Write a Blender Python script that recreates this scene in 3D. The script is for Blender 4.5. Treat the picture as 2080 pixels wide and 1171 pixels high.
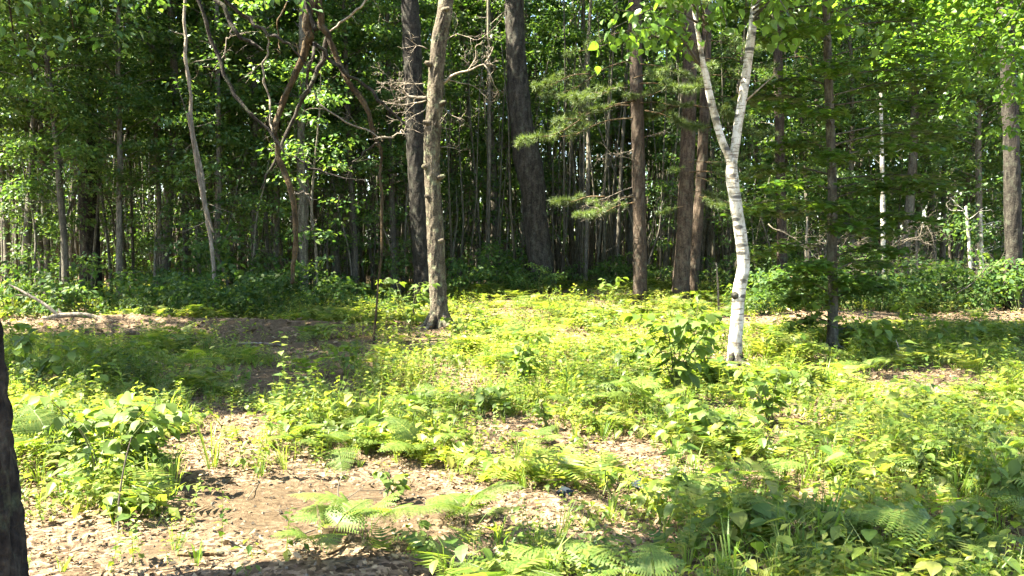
import bpy, math, random
import numpy as np

R = math.radians
random.seed(11)
rng = np.random.default_rng(11)
for o in list(bpy.data.objects):
    bpy.data.objects.remove(o)
scene = bpy.context.scene
COL = scene.collection

# ------------------------------------------------------------------ camera
F, CX, CY, EYE = 1801.0, 1040.0, 585.5, 1.5
PITCH = math.atan(85.5 / F)
cam = bpy.data.cameras.new("camera")
cam.sensor_width = 36.0
cam.lens = 36.0 * F / 2080.0
cam.clip_start, cam.clip_end = 0.05, 2000.0
camo = bpy.data.objects.new("camera", cam)
camo.location = (0, 0, EYE)
camo.rotation_euler = (math.pi / 2 - PITCH, 0, 0)
COL.objects.link(camo)
scene.camera = camo

# ------------------------------------------------------------------ sky, sun, exposure
SUN_EL, SUN_BACK = R(55), R(8)          # from the left, a little behind the camera
to_sun = np.array([-math.cos(SUN_BACK) * math.cos(SUN_EL), -math.sin(SUN_BACK) * math.cos(SUN_EL), math.sin(SUN_EL)])
world = bpy.data.worlds.new("World")
scene.world = world
world.use_nodes = True
wn = world.node_tree
sky = wn.nodes.new("ShaderNodeTexSky")
sky.sky_type = 'NISHITA'
sky.sun_disc = False
sky.sun_elevation = SUN_EL
sky.sun_rotation = math.atan2(to_sun[0], to_sun[1])
wn.links.new(sky.outputs[0], wn.nodes["Background"].inputs[0])
wn.nodes["Background"].inputs[1].default_value = 0.065
sl = bpy.data.lights.new("sun", 'SUN')
sl.energy, sl.angle, sl.color = 5.0, R(0.55), (1.0, 0.93, 0.78)
so = bpy.data.objects.new("sun", sl)
COL.objects.link(so)
from mathutils import Vector, Matrix
so.rotation_euler = Vector(-to_sun).to_track_quat('-Z', 'Y').to_euler()
vs = scene.view_settings
vs.view_transform, vs.look, vs.exposure, vs.gamma, vs.use_curve_mapping = 'Standard', 'None', 3.5, 1.0, False
cy = scene.cycles
cy.max_bounces, cy.diffuse_bounces, cy.glossy_bounces, cy.transmission_bounces = 6, 4, 1, 3
cy.transparent_max_bounces = 4
cy.caustics_reflective = cy.caustics_refractive = False
cy.sample_clamp_indirect = 6.0
cy.use_denoising = True
cy.use_adaptive_sampling = True
cy.adaptive_threshold = 0.03

# ------------------------------------------------------------------ layout helpers (photo pixel -> place in the world)
cp, sp_ = math.cos(PITCH), math.sin(PITCH)
def ray(px, py):
    dx, dy = (px - CX) / F, -(py - CY) / F
    return np.array([dx, cp + dy * sp_, -sp_ + dy * cp])
def P(px, py, Y):
    d = ray(px, py)
    return np.array([0, 0, EYE]) + d * (Y / d[1])
def G(px, py):
    d = ray(px, py)
    t = -EYE / d[2]
    p = np.array([0, 0, EYE]) + d * t
    p[2] = float(gz(p[0], p[1]))
    return p
def pix(x, y, z=0.0):
    z = z - EYE
    f = y * cp - z * sp_
    u = y * sp_ + z * cp
    return CX + F * x / f, CY - F * u / f

def gz(x, y):
    x = np.asarray(x, float); y = np.asarray(y, float)
    z = 0.03 * np.sin(x * 1.3 + 0.7 * y) + 0.025 * np.sin(y * 1.7 - 0.6 * x + 1) + 0.015 * np.sin(3.1 * x + 1.1) * np.sin(2.7 * y)
    z = z + 0.30 * np.exp(-(((x - 2.0) / 5.0) ** 2 + ((y - 24.0) / 3.5) ** 2))            # low mound in front of the pines
    bl = 15.6 + 0.25 * np.sin(x * 0.9)
    z = z + 0.24 * np.exp(-((y - bl) / 0.45) ** 2) / (1 + np.exp((x + 2.9) * 3.0))           # scraped soil bank, left
    br = 17.2 + 0.12 * (x - 4)
    z = z + 0.16 * np.exp(-((y - br) / 0.6) ** 2) / (1 + np.exp(-(x - 3.6) * 3.0))          # and right
    return z

# ------------------------------------------------------------------ mesh helpers
class MB:
    def __init__(s):
        s.V, s.F, s.n = [], [], 0
    def add(s, V, Fa):
        s.V.append(np.asarray(V, float)); s.F.append(np.asarray(Fa, np.int64) + s.n); s.n += len(V)
    def arrays(s):
        return np.concatenate(s.V), np.concatenate(s.F)
    def mesh(s, name, mat, smooth=True):
        V, Fa = s.arrays()
        return tri_mesh(name, V, Fa, mat, smooth)

def tri_mesh(name, V, Fa, mat, smooth=True):
    me = bpy.data.meshes.new(name)
    me.vertices.add(len(V)); me.vertices.foreach_set("co", np.ascontiguousarray(V, np.float32).ravel())
    me.loops.add(len(Fa) * 3); me.loops.foreach_set("vertex_index", np.ascontiguousarray(Fa, np.int32).ravel())
    me.polygons.add(len(Fa))
    me.polygons.foreach_set("loop_start", np.arange(0, len(Fa) * 3, 3, dtype=np.int32))
    me.polygons.foreach_set("use_smooth", np.full(len(Fa), smooth))
    me.update(calc_edges=True)
    me.materials.append(mat)
    return me

def link(name, data, parent=None, loc=(0, 0, 0), rot=(0, 0, 0), scale=1.0):
    o = bpy.data.objects.new(name, data)
    o.location = [float(v) for v in loc]; o.rotation_euler = [float(v) for v in rot]
    o.scale = (scale,) * 3 if np.isscalar(scale) else [float(v) for v in scale]
    if parent is not None:
        o.parent = parent
    COL.objects.link(o)
    return o
def tag(o, label, cat, group=None):
    o["label"] = label; o["category"] = cat
    if group: o["group"] = group
    return o
def thing(name, label, cat, loc, rz=0.0, group=None, scale=1.0):
    return tag(link(name, None, None, loc, (0, 0, rz), scale), label, cat, group)

def spline(pts, n):
    p = np.asarray(pts, float)
    q = np.vstack([2 * p[0] - p[1], p, 2 * p[-1] - p[-2]])
    m = len(p) - 1
    t = np.linspace(0, m, n)
    i = np.minimum(t.astype(int), m - 1); u = (t - i)[:, None]
    a, b, c, d = q[i], q[i + 1], q[i + 2], q[i + 3]
    return 0.5 * (2 * b + (c - a) * u + (2 * a - 5 * b + 4 * c - d) * u ** 2 + (-a + 3 * b - 3 * c + d) * u ** 3)

def tube(path, rad, sides=6, bark=0.0, ridges=9, seed=0, flare=0.0):
    p = np.asarray(path, float); k = len(p)
    r = np.interp(np.linspace(0, 1, k), np.linspace(0, 1, len(np.atleast_1d(rad))), np.atleast_1d(rad)).astype(float)
    t = np.gradient(p, axis=0); t /= np.linalg.norm(t, axis=1)[:, None] + 1e-9
    ref = np.array([1.0, 0, 0]) if abs(t[0][0]) < 0.8 else np.array([0, 1.0, 0])
    n0 = ref - t[0] * ref.dot(t[0]); n0 /= np.linalg.norm(n0)
    N = [n0]
    for i in range(1, k):
        v = N[-1] - t[i] * N[-1].dot(t[i]); N.append(v / (np.linalg.norm(v) + 1e-9))
    N = np.array(N); B = np.cross(t, N)
    a = np.linspace(0, 2 * math.pi, sides, endpoint=False)
    rr = np.repeat(r[:, None], sides, 1)
    if flare:
        h = np.linalg.norm(p - p[0], axis=1)[:, None]
        rr = rr * (1 + flare * np.exp(-h / 0.25) * (1 + 0.35 * np.sin(a * 5 + seed)[None, :]))
    if bark:
        g = np.random.default_rng(seed)
        L = np.cumsum(np.r_[0, np.linalg.norm(np.diff(p, axis=0), axis=1)])[:, None]
        w = 0
        for q in range(7):
            f = ridges * (0.5 + 0.35 * q); f = round(f)
            w = w + np.sin(a[None, :] * f + g.uniform(0, 6) + g.uniform(.8, 2.2) * np.sin(L * g.uniform(2, 9) + g.uniform(0, 6)) ) * np.sin(L * g.uniform(4, 22) + a[None, :] * g.integers(0, 3) + g.uniform(0, 6))
        rr = rr * (1 + bark * 0.4 * w + bark * 0.5 * np.sin(L * 3.1 + a[None, :] * 2 + seed) )
    V = p[:, None, :] + rr[:, :, None] * (np.cos(a)[None, :, None] * N[:, None, :] + np.sin(a)[None, :, None] * B[:, None, :])
    V = V.reshape(-1, 3)
    i = np.arange(k - 1)[:, None] * sides; j = np.arange(sides)[None, :]; j2 = (j + 1) % sides
    A, Bq, Cq, D = (i + j).ravel(), (i + j2).ravel(), (i + sides + j2).ravel(), (i + sides + j).ravel()
    Fa = np.vstack([np.c_[A, Bq, Cq], np.c_[A, Cq, D]])
    e0, e1 = len(V), len(V) + 1
    V = np.vstack([V, p[0], p[-1] + t[-1] * r[-1] * 0.5])
    jj = np.arange(sides); j2 = (jj + 1) % sides; o = (k - 1) * sides
    Fa = np.vstack([Fa, np.c_[np.full(sides, e0), j2, jj], np.c_[np.full(sides, e1), o + jj, o + j2]])
    return V, Fa

def gnarl(path, amp, seed, step=5):
    g = np.random.default_rng(seed); p = np.array(path, float); k = len(p); m = k // step + 2
    off = np.array([np.interp(np.arange(k) / step, np.arange(m), g.normal(0, amp, m)) for _ in range(3)]).T
    off[0] *= 0
    return p + off

def unit(v):
    v = np.asarray(v, float); return v / (np.linalg.norm(v) + 1e-9)

def twigs(mb, p0, d, L, r, depth, g, kink=0.35, droop=0.0, kids=3, ends=None, sides=None):
    n = max(3, min(9, int(L / 0.09)))
    pts = [np.asarray(p0, float)]; d = unit(d); cd = d.copy()
    for i in range(n):
        cd = unit(cd + g.normal(0, kink, 3) * 0.6 + np.array([0, 0, -droop]))
        pts.append(pts[-1] + cd * L / n)
    pts = np.array(pts)
    mb.add(*tube(pts, [r, r * 0.35], sides or (6 if r > 0.02 else 4 if r > 0.008 else 3)))
    if ends is not None: ends.append((pts[-1], cd.copy()))
    if depth > 0:
        for _ in range(kids):
            i = g.integers(max(1, n // 3), n + 1)
            side = unit(np.cross(cd, g.normal(0, 1, 3)))
            nd = unit(0.7 * unit(pts[i] - pts[i - 1]) + 0.75 * side)
            twigs(mb, pts[i], nd, L * g.uniform(0.35, 0.65), max(r * 0.5, 0.0022), depth - 1, g, kink, droop, kids, ends)
    return pts

# leaf templates: stalk end at the origin, blade along +Y, upper face +Z
def leaf_outline(ys, xs, fold=0.12, bend=0.12):
    ys = np.asarray(ys, float); xs = np.asarray(xs, float); m = len(ys)
    zc = -bend * ys ** 2
    mid = np.c_[np.zeros(m), ys, zc]
    Lf = np.c_[-xs, ys, zc + fold * xs]; Rt = np.c_[xs, ys, zc + fold * xs]
    V = np.vstack([mid, Lf, Rt]); Fa = []
    for i in range(m - 1):
        for s, fl in ((m, True), (2 * m, False)):
            a, b, c, d = i, i + 1, s + i + 1, s + i
            for q in ((a, b, c), (a, c, d)):
                if q[0] == q[1]: continue
                Fa.append(q if fl else q[::-1])
    keep = [f for f in Fa if np.linalg.norm(np.cross(V[f[1]] - V[f[0]], V[f[2]] - V[f[0]])) > 1e-6]
    return V, np.array(keep)
L2 = (np.array([[0, 0, 0], [-.3, .45, .07], [0, 1, -.08], [.3, .45, .07]], float), np.array([[0, 2, 1], [0, 3, 2]]))
L4 = (np.array([[0, 0, 0], [-.3, .4, .06], [0, 1, -.14], [.3, .4, .06], [0, .45, 0]], float), np.array([[0, 4, 1], [1, 4, 2], [0, 3, 4], [3, 2, 4]]))
OVATE = leaf_outline([0, .12, .35, .6, .82, 1], [0, .22, .34, .28, .14, 0], .18, .22)
HEART = leaf_outline([0, .06, .22, .45, .7, .88, 1], [0, .27, .42, .42, .27, .11, 0], .15, .25)
OAK = leaf_outline([0, .1, .22, .34, .44, .56, .66, .78, .9, 1], [.02, .05, .17, .09, .27, .12, .30, .12, .16, 0], .25, .2)
LONG = leaf_outline([0, .25, .55, .8, 1], [0, .14, .16, .09, 0], .2, .35)
def maple_leaf():
    ang = np.array([-150, -118, -95, -70, -52, -25, 0, 25, 52, 70, 95, 118, 150]); rad = np.array([.28, .42, .24, .62, .30, .34, .70, .34, .30, .62, .24, .42, .28])
    a = np.radians(ang)
    V = np.c_[np.sin(a) * rad, np.cos(a) * rad + .3, -.15 * rad ** 2]
    V = np.vstack([[0, .3, .04], V]); m = len(ang)
    return V, np.array([[0, i + 1, i] for i in range(1, m)] + [[0, 1, m]])
MAPLE = maple_leaf()

def rotm(a, b, c):
    a, b, c = np.broadcast_arrays(np.asarray(a, float), b, c)
    ca, sa, cb, sb, cc, sc = np.cos(a), np.sin(a), np.cos(b), np.sin(b), np.cos(c), np.sin(c)
    M = np.empty(a.shape + (3, 3))
    # Rz(a) Rx(b) Ry(c)
    M[..., 0, 0] = ca * cc - sa * sb * sc; M[..., 0, 1] = -sa * cb; M[..., 0, 2] = ca * sc + sa * sb * cc
    M[..., 1, 0] = sa * cc + ca * sb * sc; M[..., 1, 1] = ca * cb;  M[..., 1, 2] = sa * sc - ca * sb * cc
    M[..., 2, 0] = -cb * sc;               M[..., 2, 1] = sb;       M[..., 2, 2] = cb * cc
    return M
def scatter(mb, tpl, T, M, S):
    tv, tf = tpl
    V = np.einsum('nij,vj->nvi', M * np.asarray(S)[:, None, None], tv) + np.asarray(T)[:, None, :]
    n = len(T); m = len(tv)
    Fa = (tf[None] + (np.arange(n) * m)[:, None, None]).reshape(-1, 3)
    mb.add(V.reshape(-1, 3), Fa)

def clumps(mb, C, rad, n, size, g, tpl=L2, flat=0.55, tilt=0.6, droop=-0.35):
    """n leaves about each clump centre"""
    C = np.asarray(C, float); k = len(C)
    d = g.normal(0, 1, (k, n, 3)); d /= np.linalg.norm(d, axis=2)[..., None]
    rr = g.uniform(0, 1, (k, n, 1)) ** 0.45
    off = d * rr * np.asarray(rad).reshape(-1, 1, 1); off[..., 2] *= flat
    T = (C[:, None] + off).reshape(-1, 3)
    yaw = np.arctan2(off[..., 1], off[..., 0]).ravel() - math.pi / 2 + g.normal(0, .9, k * n)
    M = rotm(yaw, g.normal(droop, tilt * .8, k * n), g.normal(0, tilt, k * n))
    scatter(mb, tpl, T, M, size * g.uniform(.45, 1.35, k * n))

# ------------------------------------------------------------------ materials
def new_mat(name):
    m = bpy.data.materials.new(name); m.use_nodes = True
    nt = m.node_tree; nt.nodes.clear()
    out = nt.nodes.new("ShaderNodeOutputMaterial")
    return m, nt, out
def N(nt, t, **kw):
    n = nt.nodes.new(t)
    for k, v in kw.items():
        if k.startswith("i_"):
            key = k[2:]; n.inputs[int(key) if key.isdigit() else key].default_value = v
        else: setattr(n, k, v)
    return n
def ramp(nt, stops, fac=None):
    n = nt.nodes.new("ShaderNodeValToRGB"); e = n.color_ramp.elements
    while len(e) < len(stops): e.new(0.5)
    for el, (p, c) in zip(e, stops): el.position = p; el.color = (*c, 1)
    if fac is not None: nt.links.new(fac, n.inputs[0])
    return n

def leaf_mat(name, cols, trans, tfac=0.4, rough=0.5, spec=0.4, patch=0.0):
    m, nt, out = new_mat(name); ln = nt.links.new
    geo = N(nt, "ShaderNodeNewGeometry"); oi = N(nt, "ShaderNodeObjectInfo")
    rp = ramp(nt, [(i / (len(cols) - 1), c) for i, c in enumerate(cols)], geo.outputs["Random Per Island"])
    hsv = N(nt, "ShaderNodeHueSaturation")
    mr = N(nt, "ShaderNodeMapRange", i_3=0.75, i_4=1.25); ln(oi.outputs["Random"], mr.inputs[0])
    val = mr.outputs[0]
    if patch:
        tc = N(nt, "ShaderNodeTexCoord"); nz = N(nt, "ShaderNodeTexNoise", i_Scale=1.1, i_Detail=2.0); ln(tc.outputs["Object"], nz.inputs["Vector"])
        m2 = N(nt, "ShaderNodeMapRange", i_1=.3, i_2=.7, i_3=1 - patch, i_4=1 + patch); ln(nz.outputs[0], m2.inputs[0])
        mu = N(nt, "ShaderNodeMath", operation='MULTIPLY'); ln(val, mu.inputs[0]); ln(m2.outputs[0], mu.inputs[1]); val = mu.outputs[0]
        m3 = N(nt, "ShaderNodeMapRange", i_1=.3, i_2=.7, i_3=.515, i_4=.485); ln(nz.outputs[0], m3.inputs[0]); ln(m3.outputs[0], hsv.inputs["Hue"])
    ln(val, hsv.inputs["Value"]); ln(rp.outputs[0], hsv.inputs["Color"])
    pb = N(nt, "ShaderNodeBsdfPrincipled", i_Roughness=rough); pb.inputs["Specular IOR Level"].default_value = spec
    ln(hsv.outputs[0], pb.inputs["Base Color"])
    tr = N(nt, "ShaderNodeBsdfTranslucent")
    mx = N(nt, "ShaderNodeMix", data_type='RGBA', blend_type='MULTIPLY'); mx.inputs[0].default_value = 1.0
    ln(hsv.outputs[0], mx.inputs[6]); mx.inputs[7].default_value = (*trans, 1)
    ln(mx.outputs[2], tr.inputs[0])
    ms = N(nt, "ShaderNodeMixShader", i_0=tfac); ln(pb.outputs[0], ms.inputs[1]); ln(tr.outputs[0], ms.inputs[2]); ln(ms.outputs[0], out.inputs[0])
    return m

def bark_mat(name, dark, mid, light, sx=14, sz=2.2, lichen=None, lich_amt=0.6, bump=0.6, rough=0.9, plates=False):
    m, nt, out = new_mat(name); ln = nt.links.new
    tc = N(nt, "ShaderNodeTexCoord"); mp = N(nt, "ShaderNodeMapping"); mp.inputs["Scale"].default_value = (sx, sx, sz)
    ln(tc.outputs["Object"], mp.inputs[0])
    if plates:
        vo = N(nt, "ShaderNodeTexVoronoi", feature='DISTANCE_TO_EDGE', i_Scale=1.0); 
        nz0 = N(nt, "ShaderNodeTexNoise", i_Scale=1.5, i_Detail=3.0); ln(mp.outputs[0], nz0.inputs["Vector"])
        add = N(nt, "ShaderNodeMix", data_type='RGBA', blend_type='ADD'); add.inputs[0].default_value = .6
        ln(mp.outputs[0], add.inputs[6]); ln(nz0.outputs["Color"], add.inputs[7]); ln(add.outputs[2], vo.inputs["Vector"])
        h0 = N(nt, "ShaderNodeMapRange", i_1=0.0, i_2=0.35); ln(vo.outputs["Distance"], h0.inputs[0]); h = h0.outputs[0]
    else:
        nz0 = N(nt, "ShaderNodeTexNoise", i_Scale=1.0, i_Detail=6.0, i_Roughness=0.65); ln(mp.outputs[0], nz0.inputs["Vector"]); h = nz0.outputs[0]
    fine = N(nt, "ShaderNodeTexNoise", i_Scale=35.0, i_Detail=5.0); ln(tc.outputs["Object"], fine.inputs["Vector"])
    mm = N(nt, "ShaderNodeMix", data_type='FLOAT', i_0=.35); ln(h, mm.inputs[2]); ln(fine.outputs[0], mm.inputs[3])
    rp = ramp(nt, [(.36, dark), (.5, mid), (.66, light)], mm.outputs[0])
    col = rp.outputs[0]
    if lichen:
        nl = N(nt, "ShaderNodeTexNoise", i_Scale=6.0, i_Detail=5.0, i_Roughness=.7); ln(tc.outputs["Object"], nl.inputs["Vector"])
        lr = N(nt, "ShaderNodeMapRange", i_1=.52, i_2=.66, i_4=lich_amt); ln(nl.outputs[0], lr.inputs[0])
        mx = N(nt, "ShaderNodeMix", data_type='RGBA'); ln(lr.outputs[0], mx.inputs[0]); ln(col, mx.inputs[6]); mx.inputs[7].default_value = (*lichen, 1); col = mx.outputs[2]
    oi = N(nt, "ShaderNodeObjectInfo"); mr = N(nt, "ShaderNodeMapRange", i_3=.7, i_4=1.3); ln(oi.outputs["Random"], mr.inputs[0])
    hs = N(nt, "ShaderNodeHueSaturation"); ln(mr.outputs[0], hs.inputs["Value"]); ln(col, hs.inputs["Color"])
    pb = N(nt, "ShaderNodeBsdfPrincipled", i_Roughness=rough); pb.inputs["Specular IOR Level"].default_value = .2
    bp = N(nt, "ShaderNodeBump", i_Strength=bump, i_Distance=.04); ln(mm.outputs[0], bp.inputs["Height"]); ln(bp.outputs[0], pb.inputs["Normal"])
    ln(hs.outputs[0], pb.inputs["Base Color"]); ln(pb.outputs[0], out.inputs[0])
    return m

def birch_mat():
    m, nt, out = new_mat("birch_bark"); ln = nt.links.new
    tc = N(nt, "ShaderNodeTexCoord")
    mp = N(nt, "ShaderNodeMapping"); mp.inputs["Scale"].default_value = (7, 7, 55); ln(tc.outputs["Object"], mp.inputs[0])
    lt = N(nt, "ShaderNodeTexNoise", i_Scale=1.0, i_Detail=3.0); ln(mp.outputs[0], lt.inputs["Vector"])
    lr = N(nt, "ShaderNodeMapRange", i_1=.56, i_2=.64); ln(lt.outputs[0], lr.inputs[0])
    mp2 = N(nt, "ShaderNodeMapping"); mp2.inputs["Scale"].default_value = (5, 5, 3.2); ln(tc.outputs["Object"], mp2.inputs[0])
    bl = N(nt, "ShaderNodeTexNoise", i_Scale=1.6, i_Detail=6.0, i_Roughness=.7); ln(mp2.outputs[0], bl.inputs["Vector"])
    blr = N(nt, "ShaderNodeMapRange", i_1=.57, i_2=.64, i_4=.9); ln(bl.outputs[0], blr.inputs[0])
    c1 = ramp(nt, [(.36, (.13, .11, .065)), (.45, (.34, .31, .235)), (.58, (.54, .51, .44))], bl.outputs[0])
    mx = N(nt, "ShaderNodeMix", data_type='RGBA'); ln(lr.outputs[0], mx.inputs[0]); ln(c1.outputs[0], mx.inputs[6]); mx.inputs[7].default_value = (.12, .09, .06, 1)
    my = N(nt, "ShaderNodeMix", data_type='RGBA'); ln(blr.outputs[0], my.inputs[0]); ln(mx.outputs[2], my.inputs[6]); my.inputs[7].default_value = (.17, .16, .09, 1)
    pb = N(nt, "ShaderNodeBsdfPrincipled", i_Roughness=.65)
    bp = N(nt, "ShaderNodeBump", i_Strength=.7, i_Distance=.02); ln(bl.outputs[0], bp.inputs["Height"]); ln(bp.outputs[0], pb.inputs["Normal"])
    mp3 = N(nt, "ShaderNodeMapping"); mp3.inputs["Scale"].default_value = (3.5, 3.5, 9); ln(tc.outputs["Object"], mp3.inputs[0])
    sc_ = N(nt, "ShaderNodeTexVoronoi", i_Scale=1.0, i_Randomness=1.0); ln(mp3.outputs[0], sc_.inputs["Vector"])
    scr = N(nt, "ShaderNodeMapRange", i_1=.30, i_2=.20, i_4=.92); ln(sc_.outputs["Distance"], scr.inputs[0])
    sz_ = N(nt, "ShaderNodeSeparateXYZ"); ln(tc.outputs["Object"], sz_.inputs[0])
    rb = N(nt, "ShaderNodeMapRange", i_1=.45, i_2=.05, i_4=.75); ln(sz_.outputs[2], rb.inputs[0])
    rbm = N(nt, "ShaderNodeMath", operation='MULTIPLY'); ln(rb.outputs[0], rbm.inputs[0]); ln(bl.outputs[0], rbm.inputs[1])
    mxx = N(nt, "ShaderNodeMath", operation='MAXIMUM'); ln(scr.outputs[0], mxx.inputs[0]); ln(rbm.outputs[0], mxx.inputs[1])
    mz = N(nt, "ShaderNodeMix", data_type='RGBA'); ln(mxx.outputs[0], mz.inputs[0]); ln(my.outputs[2], mz.inputs[6]); mz.inputs[7].default_value = (.035, .03, .022, 1)
    ln(mz.outputs[2], pb.inputs["Base Color"]); ln(pb.outputs[0], out.inputs[0])
    return m

def ground_mat():
    m, nt, out = new_mat("forest_floor"); ln = nt.links.new
    tc = N(nt, "ShaderNodeTexCoord"); at = N(nt, "ShaderNodeAttribute", attribute_name="soil")
    vo = N(nt, "ShaderNodeTexVoronoi", i_Scale=34.0); ln(tc.outputs["Object"], vo.inputs["Vector"])
    sep = N(nt, "ShaderNodeSeparateColor"); ln(vo.outputs["Color"], sep.inputs[0])
    lit = ramp(nt, [(0, (.04, .026, .015)), (.35, (.10, .068, .04)), (.7, (.17, .12, .073)), (1, (.24, .175, .11))], sep.outputs[0])
    n1 = N(nt, "ShaderNodeTexNoise", i_Scale=22.0, i_Detail=8.0, i_Roughness=.75); ln(tc.outputs["Object"], n1.inputs["Vector"])
    n2 = N(nt, "ShaderNodeTexNoise", i_Scale=2.2, i_Detail=6.0, i_Roughness=.65); ln(tc.outputs["Object"], n2.inputs["Vector"])
    soil = ramp(nt, [(.3, (.026, .017, .009)), (.5, (.078, .054, .030)), (.7, (.15, .112, .068))], n1.outputs[0])
    ad = N(nt, "ShaderNodeMath", operation='ADD'); ln(at.outputs["Fac"], ad.inputs[0])
    mr = N(nt, "ShaderNodeMapRange", i_1=.3, i_2=.7, i_3=-.55, i_4=.55); ln(n2.outputs[0], mr.inputs[0]); ln(mr.outputs[0], ad.inputs[1])
    cl = N(nt, "ShaderNodeMapRange", i_1=.3, i_2=.7); ln(ad.outputs[0], cl.inputs[0])
    mx = N(nt, "ShaderNodeMix", data_type='RGBA'); ln(cl.outputs[0], mx.inputs[0]); ln(lit.outputs[0], mx.inputs[6]); ln(soil.outputs[0], mx.inputs[7])
    pb = N(nt, "ShaderNodeBsdfPrincipled", i_Roughness=.95); pb.inputs["Specular IOR Level"].default_value = .1
    bp = N(nt, "ShaderNodeBump", i_Strength=.9, i_Distance=.03); ln(n1.outputs[0], bp.inputs["Height"]); ln(bp.outputs[0], pb.inputs["Normal"])
    ln(mx.outputs[2], pb.inputs["Base Color"]); ln(pb.outputs[0], out.inputs[0])
    return m

def plain_mat(name, cols, rough=.9, spec=.15, scale=30):
    m, nt, out = new_mat(name); ln = nt.links.new
    geo = N(nt, "ShaderNodeNewGeometry"); tc = N(nt, "ShaderNodeTexCoord")
    nz = N(nt, "ShaderNodeTexNoise", i_Scale=scale, i_Detail=5.0); ln(tc.outputs["Object"], nz.inputs["Vector"])
    mm = N(nt, "ShaderNodeMix", data_type='FLOAT', i_0=.45); ln(geo.outputs["Random Per Island"], mm.inputs[2]); ln(nz.outputs[0], mm.inputs[3])
    rp = ramp(nt, [(.15 + .7 * i / (len(cols) - 1), c) for i, c in enumerate(cols)], mm.outputs[0])
    pb = N(nt, "ShaderNodeBsdfPrincipled", i_Roughness=rough); pb.inputs["Specular IOR Level"].default_value = spec
    ln(rp.outputs[0], pb.inputs["Base Color"]); ln(pb.outputs[0], out.inputs[0])
    return m

TR = (2.3, 2.2, 0.9)
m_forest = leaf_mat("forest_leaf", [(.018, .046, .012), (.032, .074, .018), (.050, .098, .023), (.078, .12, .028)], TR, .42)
m_edge = leaf_mat("edge_leaf", [(.028, .066, .017), (.045, .094, .023), (.066, .12, .029), (.098, .142, .034)], TR, .42)  # brighter copy of the forest leaf, sun on the edge put into the colour
m_bush = leaf_mat("bush_leaf", [(.022, .054, .014), (.038, .08, .02), (.056, .10, .024), (.082, .12, .028)], TR, .42, .6, .22)  # edge leaf darkened, the wood's shade painted into the leaf colour
m_under = leaf_mat("undergrowth_leaf", [(.045, .088, .012), (.092, .138, .02), (.128, .158, .026), (.17, .175, .042)], (2.3, 2.2, 1.1), .48, .5, .35, .4)
m_plant = leaf_mat("shrub_leaf", [(.05, .10, .016), (.08, .13, .022), (.11, .15, .028)], TR, .45, .55, .3)
m_fern = leaf_mat("fern_leaf", [(.065, .115, .02), (.095, .145, .026), (.13, .165, .034)], TR, .42, .5, .3)
m_maple = leaf_mat("maple_leaf", [(.035, .080, .013), (.055, .105, .016), (.08, .125, .018)], TR, .42, .4, .4)
m_birchleaf = leaf_mat("birch_leaf", [(.06, .13, .022), (.085, .16, .028), (.11, .19, .03)], TR, .45, .4, .4)
m_needle = leaf_mat("pine_needle", [(.05, .088, .024), (.08, .12, .032), (.115, .145, .045)], (1.6, 1.6, .6), .35, .5, .4)
m_grass = leaf_mat("grass_blade", [(.07, .13, .02), (.11, .17, .025), (.17, .20, .05)], TR, .4, .5, .3, .25)
m_oakbark = bark_mat("oak_bark", (.010, .008, .005), (.075, .06, .04), (.19, .16, .11), 11, 3.2, (.20, .215, .12), .75, 1.0)
m_greybark = bark_mat("grey_bark", (.006, .005, .004), (.026, .022, .016), (.065, .058, .044), 10, 2.5, (.085, .09, .062), .5, 1.0)  # darkened bark: shade on the rear trunks is painted into it
m_pinebark = bark_mat("pine_bark", (.014, .010, .007), (.062, .044, .030), (.13, .098, .068), 14, 4, (.11, .105, .075), .6, 1.0, .9)
m_darkbark = bark_mat("dark_bark", (.004, .003, .002), (.022, .017, .012), (.06, .05, .036), 15, 4, (.07, .08, .04), .7, 1.0)
m_polebark = bark_mat("pole_bark", (.03, .026, .019), (.095, .083, .06), (.21, .187, .14), 22, 5, (.15, .16, .105), .4, .5)
m_maplebark = bark_mat("maple_bark", (.022, .019, .013), (.06, .053, .036), (.13, .12, .088), 20, 5, (.11, .12, .07), .5, .5)
m_dead = bark_mat("dead_wood", (.09, .073, .05), (.18, .15, .11), (.30, .26, .2), 25, 6, None, 0, .5)
m_deadbrown = bark_mat("dead_brown_wood", (.010, .007, .003), (.052, .034, .015), (.15, .095, .042), 16, 4, (.09, .09, .055), .5, .9)
m_birch = birch_mat()
m_stem = plain_mat("green_stem", [(.06, .08, .025), (.11, .13, .04), (.16, .12, .06)])
m_twig = plain_mat("dry_twig", [(.05, .042, .03), (.10, .084, .06), (.17, .148, .11)])
m_litter = plain_mat("dead_leaf", [(.035, .02, .01), (.09, .056, .026), (.16, .112, .056), (.27, .215, .12)], .75, .25, 12)
m_slate = plain_mat("grey_scrap", [(.010, .013, .017), (.02, .026, .032)], .9, .05, 9)
m_ground = ground_mat()

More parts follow.
